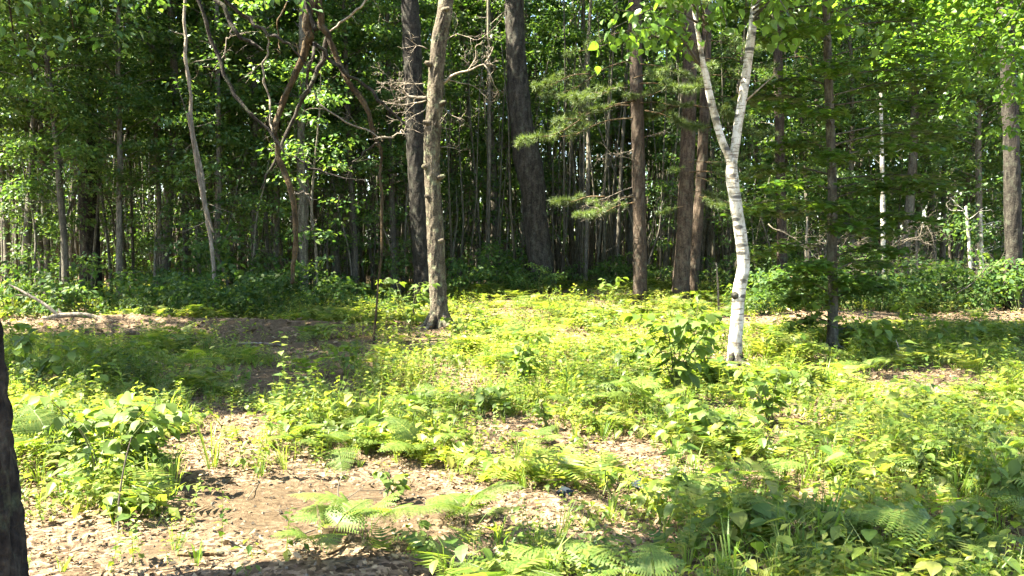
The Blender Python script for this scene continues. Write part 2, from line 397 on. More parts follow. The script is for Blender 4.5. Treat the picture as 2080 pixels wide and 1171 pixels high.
# ------------------------------------------------------------------ where is bare ground, in photo layout
# (px, py, half width, half height, strength)
BARE = [(120, 672, 140, 20, .95), (1640, 770, 130, 26, .7), (1850, 775, 230, 26, .7), (1490, 752, 45, 22, 1.0), (893, 680, 55, 16, 1.0), (1690, 728, 45, 16, .9), (760, 705, 40, 12, .9), (560, 1340, 560, 210, 1.0), (100, 1300, 300, 130, 1.0), (1330, 965, 90, 32, .8), (1680, 930, 110, 40, .6), (2010, 900, 120, 40, .6), (1150, 1015, 180, 32, .8), (1600, 1130, 80, 40, .5), (380, 940, 100, 60, .7),
        (640, 1060, 300, 100, 1.0), (430, 1010, 130, 60, .9), (470, 890, 100, 50, .7), (150, 1110, 180, 60, .95), (880, 1000, 220, 32, .8),
        (1040, 1060, 160, 45, .9), (1240, 930, 150, 34, .75), (620, 785, 170, 46, .72), (560, 704, 320, 17, .72), (1120, 680, 320, 16, .45),
        (1700, 655, 240, 12, .8), (2020, 640, 120, 16, .9), (200, 685, 230, 12, .95), (560, 678, 170, 12, .9), (1640, 900, 160, 35, .45), (1560, 1060, 110, 40, .5), (1900, 950, 120, 40, .4), (780, 730, 160, 25, .5)]
SOIL = [(660, 1045, 290, 85, 1.0), (330, 1130, 120, 40, .9), (620, 770, 200, 60, .8), (560, 690, 280, 22, 1.0), (200, 690, 230, 14, .7), (420, 1000, 80, 30, .6), (1150, 985, 90, 25, .4)]
def field(lst, x, y):
    px, py = pix(x, y, 0.0)
    v = np.zeros_like(px)
    for a, b, w, h, s in lst:
        v = np.maximum(v, s * np.exp(-(((px - a) / w) ** 2 + ((py - b) / h) ** 2) ** 2))
    return v

# ------------------------------------------------------------------ ground sheet
def make_ground():
    xs = np.r_[np.linspace(-250, -40, 12), np.linspace(-38, -9, 60), np.linspace(-8.9, 8.9, 150), np.linspace(9, 38, 60), np.linspace(40, 250, 12)]
    ys = np.r_[np.linspace(-60, 2, 18), np.linspace(2.5, 20, 170), np.linspace(20.3, 40, 60), np.linspace(42, 300, 24)]
    X, Y = np.meshgrid(xs, ys)
    Z = gz(X, Y)
    near = (Y > 2.4) & (Y < 20) & (np.abs(X) < 9)
    Z = Z + near * rng.normal(0, .006, X.shape)
    V = np.c_[X.ravel(), Y.ravel(), Z.ravel()]
    nx = len(xs); i = np.arange(len(ys) - 1)[:, None] * nx; j = np.arange(nx - 1)[None]
    a = (i + j).ravel()
    Fa = np.vstack([np.c_[a, a + 1, a + nx + 1], np.c_[a, a + nx + 1, a + nx]])
    me = tri_mesh("forest_floor", V, Fa, m_ground)
    at = me.attributes.new("soil", 'FLOAT', 'POINT')
    yy = np.maximum(Y.ravel(), 2.5)
    at.data.foreach_set("value", field(SOIL, X.ravel(), yy).astype(np.float32))
    o = link("ground", me); o["kind"] = "structure"
make_ground()

# ------------------------------------------------------------------ named trees
def hero_trunk(mb, pts, rad, n=120, sides=28, bark=.06, seed=1, ridges=10, flare=.45):
    pth = spline(pts, n)
    mb.add(*tube(pth, rad, sides, bark, ridges, seed, flare))
    return pth
def rel(pts, base):
    return [np.asarray(p) - base for p in pts]
def pxpath(lst, Y, base, dY=0.0):
    return [P(a, b, Y + dY * k / max(1, len(lst) - 1)) - base for k, (a, b) in enumerate(lst)]
def extend_up(pts, to_z, drift=(0, 0)):
    p, q = pts[-2], pts[-1]
    d = unit(q - p); out = list(pts); z = q[2]
    while z < to_z:
        s = 1.6
        d = unit(d * .6 + np.array([drift[0], drift[1], .9]))
        out.append(out[-1] + d * s); z = out[-1][2]
    return out

def broad_crown(root, name, mat, C0, radii, nclump, nleaf, size, seed, clump_r=.75, tpl=L2, trunk_pt=None, barkmat=None, shell=.5, lr=.05):
    """crown of leaf clumps on limbs; the limbs are parts of their own"""
    g = np.random.default_rng(seed)
    d = g.normal(0, 1, (nclump, 3)); d /= np.linalg.norm(d, axis=1)[:, None]
    C = np.asarray(C0) + d * (g.uniform(shell, 1, (nclump, 1))) * np.asarray(radii)
    mb = MB(); clumps(mb, C, g.uniform(.6, 1.2, nclump) * clump_r, nleaf, size, g, tpl)
    link(name, mb.mesh(name, mat), root)
    if trunk_pt is not None:
        for i in range(0, nclump, max(1, nclump // 14)):
            b = MB(); a = np.asarray(trunk_pt) + np.array([0, 0, g.uniform(-1.2, 1.0) * (lr / .05)])
            mid = (a + C[i]) / 2 + g.normal(0, .25, 3) + [0, 0, .2]
            b.add(*tube(spline([a, mid, C[i]], 9), [lr, .008], 6))
            link("branch", b.mesh("limb", barkmat), root)

def roots(t, r, mat, seed, n=6, pt=(0, 0)):
    g = np.random.default_rng(seed)
    for k in range(n):
        a = 6.283 * k / n + g.normal(0, .25); d = np.array([math.cos(a), math.sin(a), 0]); L = r * g.uniform(2.2, 3.6)
        o = np.array([pt[0], pt[1], 0.0]); mb = MB()
        mb.add(*tube(spline([o + d * r * .55 + [0, 0, r * 1.5], o + d * r * 1.15 + [0, 0, r * .5], o + d * L * .7 + [0, 0, .03], o + d * L + [0, 0, -.05]], 10), [r * .42, r * .38, r * .24, r * .08], 8, .1, 3, seed + k))
        link("root", mb.mesh("root", mat), t)

# near trunk at the edge of the view
def edge_trunk():
    b = np.array([-2.24, 3.6, float(gz(-2.24, 3.6))])
    t = thing("oak_tree", "dark rough trunk close to the viewer, cut off by the left side", "tree", b)
    mb = MB()
    pts = [np.array(p) for p in [(0.02, 0, -.15), (0.0, 0, .3), (-.05, .0, .8), (-.11, 0, 1.5), (-.2, 0, 2.4), (-.3, .1, 4), (-.4, .2, 6.5), (-.35, .3, 9.5), (-.3, .3, 11.5)]]
    hero_trunk(mb, pts, [.205, .2, .192, .185, .175, .15, .12, .08, .04], 330, 72, .085, 3, 19, .05)
    link("trunk", mb.mesh("trunk", m_darkbark), t)
    broad_crown(t, "crown", m_forest, (-1.2, -.1, 7.6), (1.5, .7, .8), 26, 80, .12, 5, .5, L2, (-.4, .2, 7), m_darkbark)  # unseen crown, placed to throw shade on the near right ground
    broad_crown(t, "crown", m_forest, (-.5, 1.8, 8.9), (1.8, 1.2, .9), 18, 55, .12, 6, .5, L2, (-.35, .2, 8.6), m_darkbark)  # sparse unseen clumps, added to dapple the right foreground
    # boughs of leaves that hang into the top corner of the view
    g = np.random.default_rng(8)
    for k, (px, py, Y) in enumerate([(60, 20, 8.5), (150, 60, 9), (30, 90, 8), (230, -10, 9), (520, -30, 10.5), (600, -20, 11), (330, -40, 9.5)]):
        e = P(px, py, Y) - b
        s = np.array([-.3, .15, 4.6 + .3 * k])
        br = MB(); path = spline([s, (s + e) / 2 + [0, 0, .6], e], 14)
        br.add(*tube(path, [.035, .006], 5))
        bo = link("branch", br.mesh("bough", m_darkbark), t)
        lf = MB(); clumps(lf, path[8:] + g.normal(0, .14, (6, 3)), .42, 42, .085, g, OVATE, .45)
        link("foliage", lf.mesh("bough_leaves", m_forest), bo)["kind"] = "stuff"
edge_trunk()

# lichen-spotted oak in the middle
def middle_oak():
    Y = 16.3
    b = P(892, 668, Y); b[2] = float(gz(b[0], b[1]))
    t = thing("oak_tree", "lichen-spotted knobbly oak trunk with pale dead twigs in the middle of the clearing", "tree", b)
    pts = pxpath([(893, 685), (893, 655), (888, 560), (884, 470), (879, 380), (877, 300), (883, 220), (886, 150), (893, 80), (905, 10)], Y, b)
    pts = extend_up(pts, 13, (.05, .05))
    mb = MB(); pth = hero_trunk(mb, pts, [.165, .158, .152, .147, .143, .143, .143, .138, .13, .12, .105, .08, .05, .03], 300, 44, .085, 21, 11, .5)
    tr = link("trunk", mb.mesh("trunk", m_oakbark), t); roots(t, .19, m_oakbark, 71)
    g = np.random.default_rng(4)
    for px, py, s in [(866, 340, -1), (872, 400, -1), (895, 360, 1), (872, 130, -1), (905, 20, 1), (893, 490, 1), (868, 250, -1), (898, 210, 1), (880, 355, -.2), (884, 485, .1), (888, 120, .2)]:
        p = P(px, py, Y - .1) - b
        k = MB(); d = np.array([s, -.45, .25])
        k.add(*tube([p - d * .05, p, p + d * .03, p + d * .07], [.06, .055, .045, .03], 9, .08, 3, int(px)))
        link("knot", k.mesh("knot", m_oakbark), tr)
    # pale dead branches
    for px, py, dx, dz, L, r, dp in [(868, 200, -1, .1, .75, .035, 3), (866, 195, -1, .45, .5, .012, 2), (866, 205, -1, -.35, .8, .016, 3), (868, 215, -.9, -.6, .7, .014, 2), (898, 172, .9, .45, 1.0, .030, 3),
                                    (898, 160, 1, .05, .8, .013, 3), (896, 215, .9, -.5, .6, .010, 2), (893, 300, .9, .25, .4, .010, 2), (866, 255, -1, .0, .4, .008, 2), (868, 100, -.8, .5, .5, .010, 2), (895, 90, 1, .25, .9, .011, 3), (864, 270, -1, -.25, .45, .007, 2), (890, 260, .9, -.3, .4, .008, 2), (862, 170, -1, .3, .6, .010, 3)]:
        k = MB(); twigs(k, P(px, py, Y) - b, (dx, g.uniform(-.5, .3), dz), L, r, dp, g, .38, .0, 4)
        link("branch", k.mesh("dead_branch", m_dead), t)["label"] = "pale bare dead branch"
    broad_crown(t, "crown", m_forest, pts[-1] - [0, 0, 1.0], (1.8, 1.8, 1.6), 34, 80, .13, 15, .7, L2, pts[-3], m_oakbark)
middle_oak()

# forked birch
def birch():
    Y = 11.35
    b = P(1492, 742, Y); b[2] = float(gz(b[0], b[1]))
    t = thing("birch_tree", "white forked birch with kinked trunk standing in the sunlit undergrowth", "tree", b)
    low = pxpath([(1491, 760), (1492, 735), (1494, 690), (1498, 640), (1502, 590), (1510, 540), (1506, 490), (1497, 430), (1488, 370), (1486, 330)], Y, b)
    right = pxpath([(1486, 345), (1493, 300), (1500, 250), (1510, 190), (1520, 120), (1529, 50), (1538, -20)], Y, b, .1)
    right = extend_up(right, 9.5, (.15, .1))
    left = pxpath([(1487, 350), (1480, 318), (1466, 285), (1452, 235), (1441, 190), (1434, 155), (1428, 130), (1421, 85), (1411, 30), (1402, -40)], Y, b, -.15)
    left = extend_up(left, 6.5, (-.1, 0))
    mb = MB(); hero_trunk(mb, low, [.096, .09, .082, .080, .082, .082, .078, .075, .075, .066], 160, 26, .05, 7, 5, .25)
    tr = link("trunk", mb.mesh("trunk", m_birch), t); roots(t, .10, m_greybark, 72, 5)
    mb = MB(); hero_trunk(mb, right, [.054, .058, .058, .058, .056, .054, .05, .045, .04, .03, .02, .01], 200, 20, .045, 9, 5, 0)
    link("stem", mb.mesh("stem", m_birch), t)
    mb = MB(); hero_trunk(mb, left, [.048, .05, .048, .046, .044, .042, .040, .032, .027, .022, .018, .012, .006], 130, 18, .06, 12, 5, 0)
    link("stem", mb.mesh("stem", m_birch), t)["label"] = "shorter stem with flaking lichen-yellow bark"
    mb = MB(); mb.add(*tube([P(1516, 205, Y) - b, P(1545, 178, Y) - b, P(1577, 150, Y) - b], [.014, .005], 6))
    link("branch", mb.mesh("stub", m_dead), t)["label"] = "thin pale dead side branch"
    k = MB(); k.add(*tube([P(1497, 600, Y) - b, P(1492, 601, Y - .06) - b, P(1491, 603, Y - .074) - b], [.06, .05, .02], 10, .1, 4, 3)); link("knot", k.mesh("knot", m_greybark), tr)
    g = np.random.default_rng(31)
    # upper branches with hanging leaves at the top of the view
    lm = [tri_mesh("leaf_blade", *HEART, m_birchleaf), tri_mesh("leaf_blade", *OVATE, m_birchleaf)]
    for (x0, y0, x1, y1, YY, n) in [(1428, 136, 1330, 40, 10.6, 26), (1428, 136, 1215, 95, 10.0, 34), (1428, 140, 1290, 60, 9.9, 30), (1530, 40, 1640, 20, 11, 24), (1530, 40, 1800, 70, 10.6, 26), (1428, 130, 1460, 10, 11, 20), (1440, 60, 1380, -10, 10.2, 26), (1428, 136, 1250, 20, 10.2, 30), (1428, 136, 1370, 90, 10.8, 26), (1440, 60, 1310, -20, 9.6, 34), (1440, 60, 1240, 60, 9.8, 34), (1440, 40, 1480, 60, 10.6, 24), (1530, 30, 1590, 90, 10.9, 24), (1530, 20, 1700, -10, 10.5, 30), (1530, 10, 1620, 60, 10.2, 26)]:
        s = P(x0, y0, Y) - b; e = P(x1, y1, YY) - b
        mid = (s + e) / 2 + np.array([0, 0, .25])
        br = MB(); path = spline([s, mid, e], 16); br.add(*tube(path, [.016, .003], 5))
        bo = link("branch", br.mesh("leafy_branch", m_maplebark), t)
        for _ in range(n):
            q = path[g.integers(6, 16)] + g.normal(0, .09, 3) + [0, 0, -.05]
            link("leaf", lm[g.integers(0, 2)], bo, q, (g.normal(-.75, .35), g.normal(0, .4), g.uniform(0, 6.28)), g.uniform(.09, .135))
    broad_crown(t, "crown", m_birchleaf, (-1.6, .1, 6.7), (2.6, 3.0, .8), 150, 130, .09, 33, .6, L2, right[-3], m_birch, .5, .02)  # unseen crown, set off-centre and widened to shade the ground by the maple
birch()

# young maple with layered leaves
def maple():
    Y = 12.4
    b = P(1690, 716, Y); b[2] = float(gz(b[0], b[1]))
    t = thing("maple_tree", "slim young maple with flat layers of dark leaves, growing beside the white birch", "tree", b)
    pts = pxpath([(1689, 735), (1690, 705), (1692, 600), (1690, 500), (1691, 400), (1688, 300), (1684, 200), (1681, 100), (1678, 0)], Y, b)
    pts = extend_up(pts, 8.5)
    mb = MB(); hero_trunk(mb, pts, [.085, .075, .068, .066, .064, .062, .06, .055, .05, .045, .03, .015], 160, 18, .05, 41, 6, .3)
    link("trunk", mb.mesh("trunk", m_maplebark), t); roots(t, .08, m_maplebark, 73, 5)
    g = np.random.default_rng(77)
    specs = [(60, -1, 150), (90, 1, 210), (130, 1, 260), (150, -1, 130), (190, 1, 240), (215, -1, 150), (250, 1, 280), (280, -1, 130), (300, 1, 220), (340, 1, 260), (330, -1, 170), (380, 1, 180), (400, -1, 190), (440, 1, 200), (430, -1, 130), (470, 1, 130), (30, 1, 260), (20, -1, 190), (0, 1, 180), (230, 0, 150), (320, 0, 140), (140, 0, 160), (60, 0, 200), (540, -1, 90), (600, -1, 100), (650, 1, 80), (590, 1, 110), (500, 1, 130), (480, -1, 140), (530, 1, 120), (560, 1, 90), (570, -1, 110), (630, -1, 80), (460, 0, 120), (540, 0, 100), (360, 1, 230), (270, 1, 240), (200, -1, 170), (110, 1, 230), (360, -1, 150), (170, 1, 200), (420, 0, 130)]
    for py, s, w in specs:
        st = P(1688, py + 25, Y) - b
        e = P(1688 + s * w + g.uniform(-20, 20), py + g.uniform(-5, 40), Y + g.uniform(-1.0, .9)) - b
        if s == 0: e = P(1688 + g.uniform(-60, 60), py, Y - w / 150) - b
        br = MB(); path = spline([st, (st + e) / 2 + [0, 0, .12], e], 14); br.add(*tube(path, [.014, .003], 5))
        L = np.linalg.norm(e - st); tips = list(path[4:])
        for i in range(4, 14, 2):
            for sd in (-1, 1):
                dd = unit(e - st); sv = np.array([-dd[1], dd[0], 0]) * sd
                ll = L * .42 * (1 - .05 * i) * g.uniform(.6, 1.1)
                q = path[i] + (dd * .6 + sv * .8) * ll + [0, 0, -.04]
                br.add(*tube([path[i], (path[i] + q) / 2 + [0, 0, .02], q], [.005, .002], 3)); tips += list(np.linspace(path[i], q, 4)[1:])
        bo = link("branch", br.mesh("spray_branch", m_maplebark), t)
        T = np.array(tips); T = np.repeat(T, 4, 0) + g.normal(0, .09, (len(T) * 4, 3)) * [1, 1, .45]
        n = len(T); lf = MB()
        scatter(lf, MAPLE, T, rotm(g.uniform(0, 6.28, n), g.normal(-.2, .22, n), g.normal(0, .22, n)), g.uniform(.085, .15, n))
        link("foliage", lf.mesh("spray_leaves", m_maple), bo)["kind"] = "stuff"
    broad_crown(t, "crown", m_maple, (-1.1, -.7, 5.9), (2.8, 3.1, .7), 140, 140, .12, 78, .65, L2, pts[-2], m_maplebark, .5, .02)  # out of view; shifted and spread to deepen the shade on the right
maple()

# broad-leaved tree just outside the view on the right, its boughs hang into the upper right corner
def overhang():
    bx, by = 8.9, 13.6
    b = np.array([bx, by, float(gz(bx, by))])
    t = thing("basswood_tree", "leafy tree beyond the right edge with bright boughs hanging in above the maple", "tree", b)
    mb = MB(); mb.add(*tube(spline([(0, 0, -.2), (.1, 0, 3), (-.1, 0, 6), (0, 0, 9)], 60), [.16, .14, .11, .05], 14, .06, 8, 4)); link("trunk", mb.mesh("trunk", m_greybark), t)
    g = np.random.default_rng(91)
    for px, py, Y in [(1750, 30, 14.5), (1830, 90, 15), (1900, 20, 14), (1960, 130, 14.5), (2040, 60, 13.5), (1990, 10, 15), (1860, 160, 15.5), (1690, -10, 14.8), (2070, 190, 14), (1930, 220, 15.5), (1600, -20, 15), (1780, 120, 16), (2050, 280, 15)]:
        e = P(px, py, Y) - b; st = np.array([0, 0, 4.4 + g.uniform(0, 2)])
        br = MB(); path = spline([st, (st + e) / 2 + [0, 0, .5], e], 18); br.add(*tube(path, [.03, .004], 5))
        bo = link("branch", br.mesh("bough", m_maplebark), t)
        lf = MB(); C = np.repeat(path[9:], 2, 0) + g.normal(0, .22, (18, 3)) * [1, 1, .5]
        clumps(lf, C, .36, 24, .11, g, OVATE, .4, .45); link("foliage", lf.mesh("bough_leaves", m_birchleaf), bo)["kind"] = "stuff"
overhang()

# big shadowed trunks behind
def big_trunk(label, path, Y, radii, mat, seed, name="oak_tree", top=14, crown=True, bark=.05, hidden=0.0):
    b = P(*path[0], Y); b[2] = float(gz(b[0], b[1]))
    t = thing(name, label, "tree", b)
    pts = pxpath(path, Y, b); pts[0] = np.array([pts[0][0], pts[0][1], -.2])
    pts = extend_up(pts, top)
    mb = MB(); hero_trunk(mb, pts, radii, 200, 32, bark * 1.3, seed, 10, .5)
    link("trunk", mb.mesh("trunk", mat), t)
    if crown:
        broad_crown(t, "crown", m_forest, pts[-1] - [0, 0, 2.0], (3.2, 3.0, 2.6), 60, 90, .15, seed + 1, .9, L2, pts[-3], mat)
    return t, pts, b
big_trunk("thick grey lichened trunk standing right behind the knobbly oak", [(863, 615), (861, 560), (853, 450), (846, 330), (841, 200), (836, 80), (832, -20)], 21.5, [.26, .235, .225, .22, .215, .21, .2, .18, .1], m_greybark, 51)
big_trunk("thick dark trunk with a swollen bend, alone before the shaded wood", [(1104, 610), (1098, 540), (1088, 450), (1082, 380), (1066, 300), (1056, 220), (1050, 140), (1046, 60), (1044, -20)], 24.0, [.36, .33, .32, .36, .30, .27, .25, .24, .23, .2, .1], m_greybark, 53)
big_trunk("thick dark trunk among slender poles at the shaded far left of the wood", [(186, 590), (182, 480), (178, 360), (174, 240), (170, 100), (168, -20)], 23.5, [.26, .24, .22, .2, .19, .18, .1], m_darkbark, 55)
big_trunk("tall grey trunk behind the brush at the far right edge", [(2059, 620), (2058, 500), (2056, 380), (2053, 250), (2047, 120), (2040, -20)], 19.2, [.18, .165, .155, .148, .14, .13, .09], m_greybark, 57, crown=False)

# pines
def bough(seed, L):
    g = np.random.default_rng(seed); br, nd = MB(), MB(); ends = []
    pts = spline([(0, 0, 0), (L * .35, g.uniform(-.1, .1), -.03), (L * .7, g.uniform(-.2, .2), -.15 * L), (L, g.uniform(-.2, .2), -.16 * L)], 12)
    br.add(*tube(pts, [.022, .006], 5))
    ends.append((pts[-1], unit(pts[-1] - pts[-2])))
    for i in range(4, 12):
        for s in (-1, 1):
            if g.random() < .2: continue
            ll = L * g.uniform(.14, .32) * (1.25 - i / 14)
            d = unit(np.array([.7, s * .8, g.uniform(-.1, .25)]))
            q = pts[i] + d * ll
            br.add(*tube([pts[i], pts[i] + d * ll * .5 + [0, 0, -.02], q], [.008, .004], 4))
            ends.append((q, d))
            if g.random() < .6:
                d2 = unit(d + g.normal(0, .5, 3)); q2 = pts[i] + d * ll * .6 + d2 * ll * .5
                br.add(*tube([pts[i] + d * ll * .6, q2], [.005, .003], 3)); ends.append((q2, d2))
    k = 84
    for q, d in ends:
        v = g.normal(0, 1, (k, 3)); v /= np.linalg.norm(v, axis=1)[:, None]
        v = v * 1.0 + d * .45 + [0, 0, .12]; v /= np.linalg.norm(v, axis=1)[:, None]
        base = q - d * g.uniform(0, .12, (k, 1))
        w = np.cross(v, g.normal(0, 1, (k, 3))); w /= np.linalg.norm(w, axis=1)[:, None]; w *= .0058
        tip = base + v * g.uniform(.12, .21, (k, 1)) + [0, 0, -.015]
        V = np.stack([base - w, base + w, tip], 1).reshape(-1, 3)
        nd.add(V, np.arange(k * 3).reshape(-1, 3))
    return br.mesh("pine_branch", m_deadbrown), nd.mesh("pine_needles", m_needle, False)
BOUGH = [bough(100 + i, L) for i, L in enumerate((1.6, 2.0, 2.4, 1.3))]
def add_bough(t, loc, yaw, k, scale=1.0, tilt=0.0):
    bo = link("branch", BOUGH[k][0], t, loc, (0, tilt, yaw), scale)
    link("needles", BOUGH[k][1], bo)["kind"] = "stuff"
def pine(label, path, Y, radii, seed, boughs, top=15, dead=()):
    t, pts, b = big_trunk(label, path, Y, radii, m_pinebark, seed, "pine_tree", top, False, .045)
    g = np.random.default_rng(seed)
    for px, py, YY, yaw, k, sc in boughs:
        add_bough(t, P(px, py, YY) - b, yaw + g.normal(0, .25), k, sc * g.uniform(.5, .78), g.uniform(-.12, .2))
    for i in range(26):
        z = g.uniform(8.5, top); p = pts[0] * 0; zz = np.array([q[2] for q in pts]); p = np.array([np.interp(z, zz, [q[a] for q in pts]) for a in range(3)])
        add_bough(t, p, g.uniform(0, 6.28), int(g.integers(0, 3)), g.uniform(.8, 1.2))
    for px, py, dx, dz, L in dead:
        k = MB(); twigs(k, P(px, py, Y) - b, (dx, g.uniform(-.6, .1), dz), L, .013, 2, g, .25, .03, 4)
        link("branch", k.mesh("dead_branch", m_dead), t)["label"] = "bare dead side branch"
    return t, b
PI = math.pi
pine("straight reddish pine trunk nearest the bent dark trunk", [(1300, 612), (1300, 540), (1299, 450), (1297, 350), (1295, 250), (1292, 150), (1290, -20)], 21.0, [.16, .155, .15, .15, .145, .14, .13, .1, .05], 61,
     [(1290, 240, 20.9, PI * .95, 2, 1.25), (1290, 205, 20.7, PI * 1.08, 2, 1.4), (1275, 180, 20, PI * 1.2, 1, 1.3), (1290, 400, 20.8, PI * 1.0, 2, 1.1), (1285, 160, 20.8, -PI * .45, 0, 1.2), (1300, 210, 20.8, -.25, 1, 1.1), (1290, 120, 20.9, PI * .9, 2, 1.2), (1288, 60, 20.9, PI * 1.05, 2, 1.2), (1290, 30, 20.8, -PI * .3, 1, 1.3), (1300, 130, 20.8, .1, 1, 1.2), (1280, 215, 20.0, PI * 1.02, 3, 1.3), (1240, 190, 19.8, PI * 1.1, 3, 1.4), (1300, 170, 20.2, -.6, 3, 1.5), (1200, 150, 19.9, PI * .95, 0, 1.3), (1310, 225, 20.3, -.2, 3, 1.3), (1290, 412, 20.6, PI * 1.05, 3, 1.2), (1230, 400, 20.2, PI * .98, 3, 1.2)],
     dead=[(1294, 378, -1, -.25, 1.5), (1296, 390, -1, -.45, 1.3), (1294, 330, -.9, .4, .8), (1296, 300, -.8, -.2, .6), (1300, 280, .9, .2, .5)])
pine("thicker leaning pine trunk, front one of the pair", [(1381, 615), (1384, 560), (1390, 470), (1394, 380), (1397, 300), (1400, 200), (1403, 80), (1405, -20)], 21.3, [.195, .185, .175, .17, .165, .16, .155, .12, .06], 63,
     [(1400, 350, 21.0, -.6, 0, 1.0), (1400, 330, 21.0, -.1, 1, .9), (1405, 390, 20.9, -1.0, 3, 1.0), (1390, 340, 21.0, PI * 1.15, 3, .8), (1400, 180, 20.9, PI * 1.1, 1, 1.2), (1405, 160, 20.8, -.3, 2, 1.1), (1404, 90, 20.9, -.6, 2, 1.2), (1400, 60, 21, PI, 2, 1.2), (1410, 360, 20.7, -.3, 3, 1.2), (1420, 400, 20.6, -.9, 3, 1.1), (1390, 420, 20.8, PI * 1.1, 3, .8), (1395, 215, 20.8, PI * 1.0, 3, 1.3), (1410, 215, 20.8, 0.1, 3, 1.3), (1405, 140, 20.4, -PI / 2, 0, 1.2)])
pine("thinner pine trunk tucked behind the leaning thicker one", [(1404, 612), (1410, 540), (1418, 440), (1425, 340), (1430, 240), (1434, 120), (1437, -20)], 22.0, [.14, .13, .125, .12, .115, .11, .1, .08, .04], 65,
     [(1432, 330, 21.9, -.2, 1, 1.1), (1430, 400, 21.8, -.5, 0, 1.0), (1436, 200, 21.8, -.1, 2, 1.2), (1436, 120, 21.8, .2, 2, 1.2), (1436, 260, 21.8, -.8, 1, 1.2)])
# pine whose boughs reach across the maple, trunk hidden behind the birch
pine("slim pine half hidden behind the birch and maple leaves", [(1590, 610), (1588, 480), (1584, 300), (1580, 100), (1578, -20)], 23.0, [.13, .12, .115, .11, .1, .06], 67,
     [(1580, 300, 22.8, PI, 1, 1.1), (1580, 200, 22.8, PI * 1.1, 2, 1.1), (1585, 220, 22.8, -.3, 2, 1.2), (1585, 120, 22.8, -.2, 2, 1.2), (1582, 80, 22.8, PI * .95, 2, 1.2), (1590, 340, 22.8, -.5, 1, 1.1)])

# ------------------------------------------------------------------ dead, leafless trees in the clearing's left half
def dead_tree():
    Y = 13.4
    b = P(757, 700, Y); b[2] = float(gz(b[0], b[1]))
    t = thing("dead_tree", "leafless crooked dead tree with tangled brown limbs hanging before the wood", "tree", b)
    limbs = [
        ([(648, -200), (640, -40), (629, 50), (625, 95), (592, 160), (566, 225), (561, 300), (576, 355), (597, 430), (600, 510), (588, 574)], [.11, .10, .085, .07, .06, .055, .05, .055, .055, .048, .03], m_deadbrown, 0),
        ([(640, -60), (652, 30), (668, 80), (704, 150), (738, 215), (762, 275), (772, 340), (776, 450), (768, 570), (757, 706)], [.075, .07, .06, .05, .05, .04, .03, .026, .022, .02], m_deadbrown, .15),
        ([(640, 60), (600, -30), (500, -80), (402, -40), (415, 50), (440, 120), (470, 180), (502, 225), (540, 262), (582, 312)], [.05, .045, .04, .035, .035, .032, .034, .03, .028, .02], m_darkbark, -.2),
        ([(500, -80), (440, -25), (470, 45), (505, 85), (535, 100)], [.045, .04, .038, .03, .012], m_darkbark, -.3),
        ([(430, -60), (456, 0), (500, 38), (540, 66), (575, 82), (600, 105), (640, 150)], [.03, .035, .034, .028, .025, .02, .012], m_darkbark, -.1),
        ([(668, 78), (652, 125), (632, 170), (600, 230), (572, 300), (550, 350), (528, 385)], [.045, .042, .04, .036, .03, .022, .012], m_darkbark, .2),
        ([(632, 90), (660, 108), (690, 140), (735, 172), (775, 205), (805, 235), (832, 258)], [.04, .035, .03, .028, .03, .026, .012], m_darkbark, .1),
        ([(628, 180), (660, 215), (705, 245), (745, 265), (785, 283)], [.014, .018, .018, .016, .008], m_dead, 0),
        ([(545, 76), (541, 110), (534, 150), (541, 200), (552, 250), (561, 285)], [.014, .018, .02, .02, .018, .012], m_dead, 0),
        ([(670, 62), (700, 42), (742, 8), (770, -20)], [.02, .022, .018, .01], m_dead, .2),
        ([(602, 318), (635, 342), (690, 362), (752, 375)], [.022, .02, .015, .006], m_darkbark, .1),
        ([(640, 85), (636, 120), (622, 170), (608, 220)], [.03, .03, .024, .01], m_darkbark, -.1),
        ([(585, 0), (565, 45), (562, 75), (570, 108)], [.012, .014, .012, .006], m_deadbrown, 0),
        ([(472, 60), (465, 80), (452, 108), (456, 122)], [.01, .012, .011, .005], m_dead, 0),
        ([(770, 290), (745, 305), (720, 330), (708, 345)], [.02, .018, .012, .005], m_darkbark, 0),
        ([(775, 285), (800, 278), (818, 262)], [.014, .012, .006], m_dead, 0),
        ([(598, 390), (620, 395), (632, 410)], [.012, .012, .006], m_dead, -.1)]
    g = np.random.default_rng(6)
    for k, (lst, rad, mat, dy) in enumerate(limbs):
        pts = pxpath(lst, Y + dy, b)
        pts = [p + [0, g.normal(0, .05), 0] for p in pts]
        mb = MB(); n = max(20, len(lst) * 10)
        pth = gnarl(spline(pts, n), .022, k + 40, 4)
        mb.add(*tube(pth, [q * .8 for q in rad], 12 if max(rad) > .03 else 8, .16, 4, k + 1))
        for i in range(n // 7):
            j = g.integers(n // 5, n)
            if g.random() < .6: twigs(mb, pth[j], g.normal(0, 1, 3) * [1, .5, .7], g.uniform(.12, .45), .006, 1, g, .3, .05, 2)
        link("branch", mb.mesh("dead_limb", mat), t)
dead_tree()

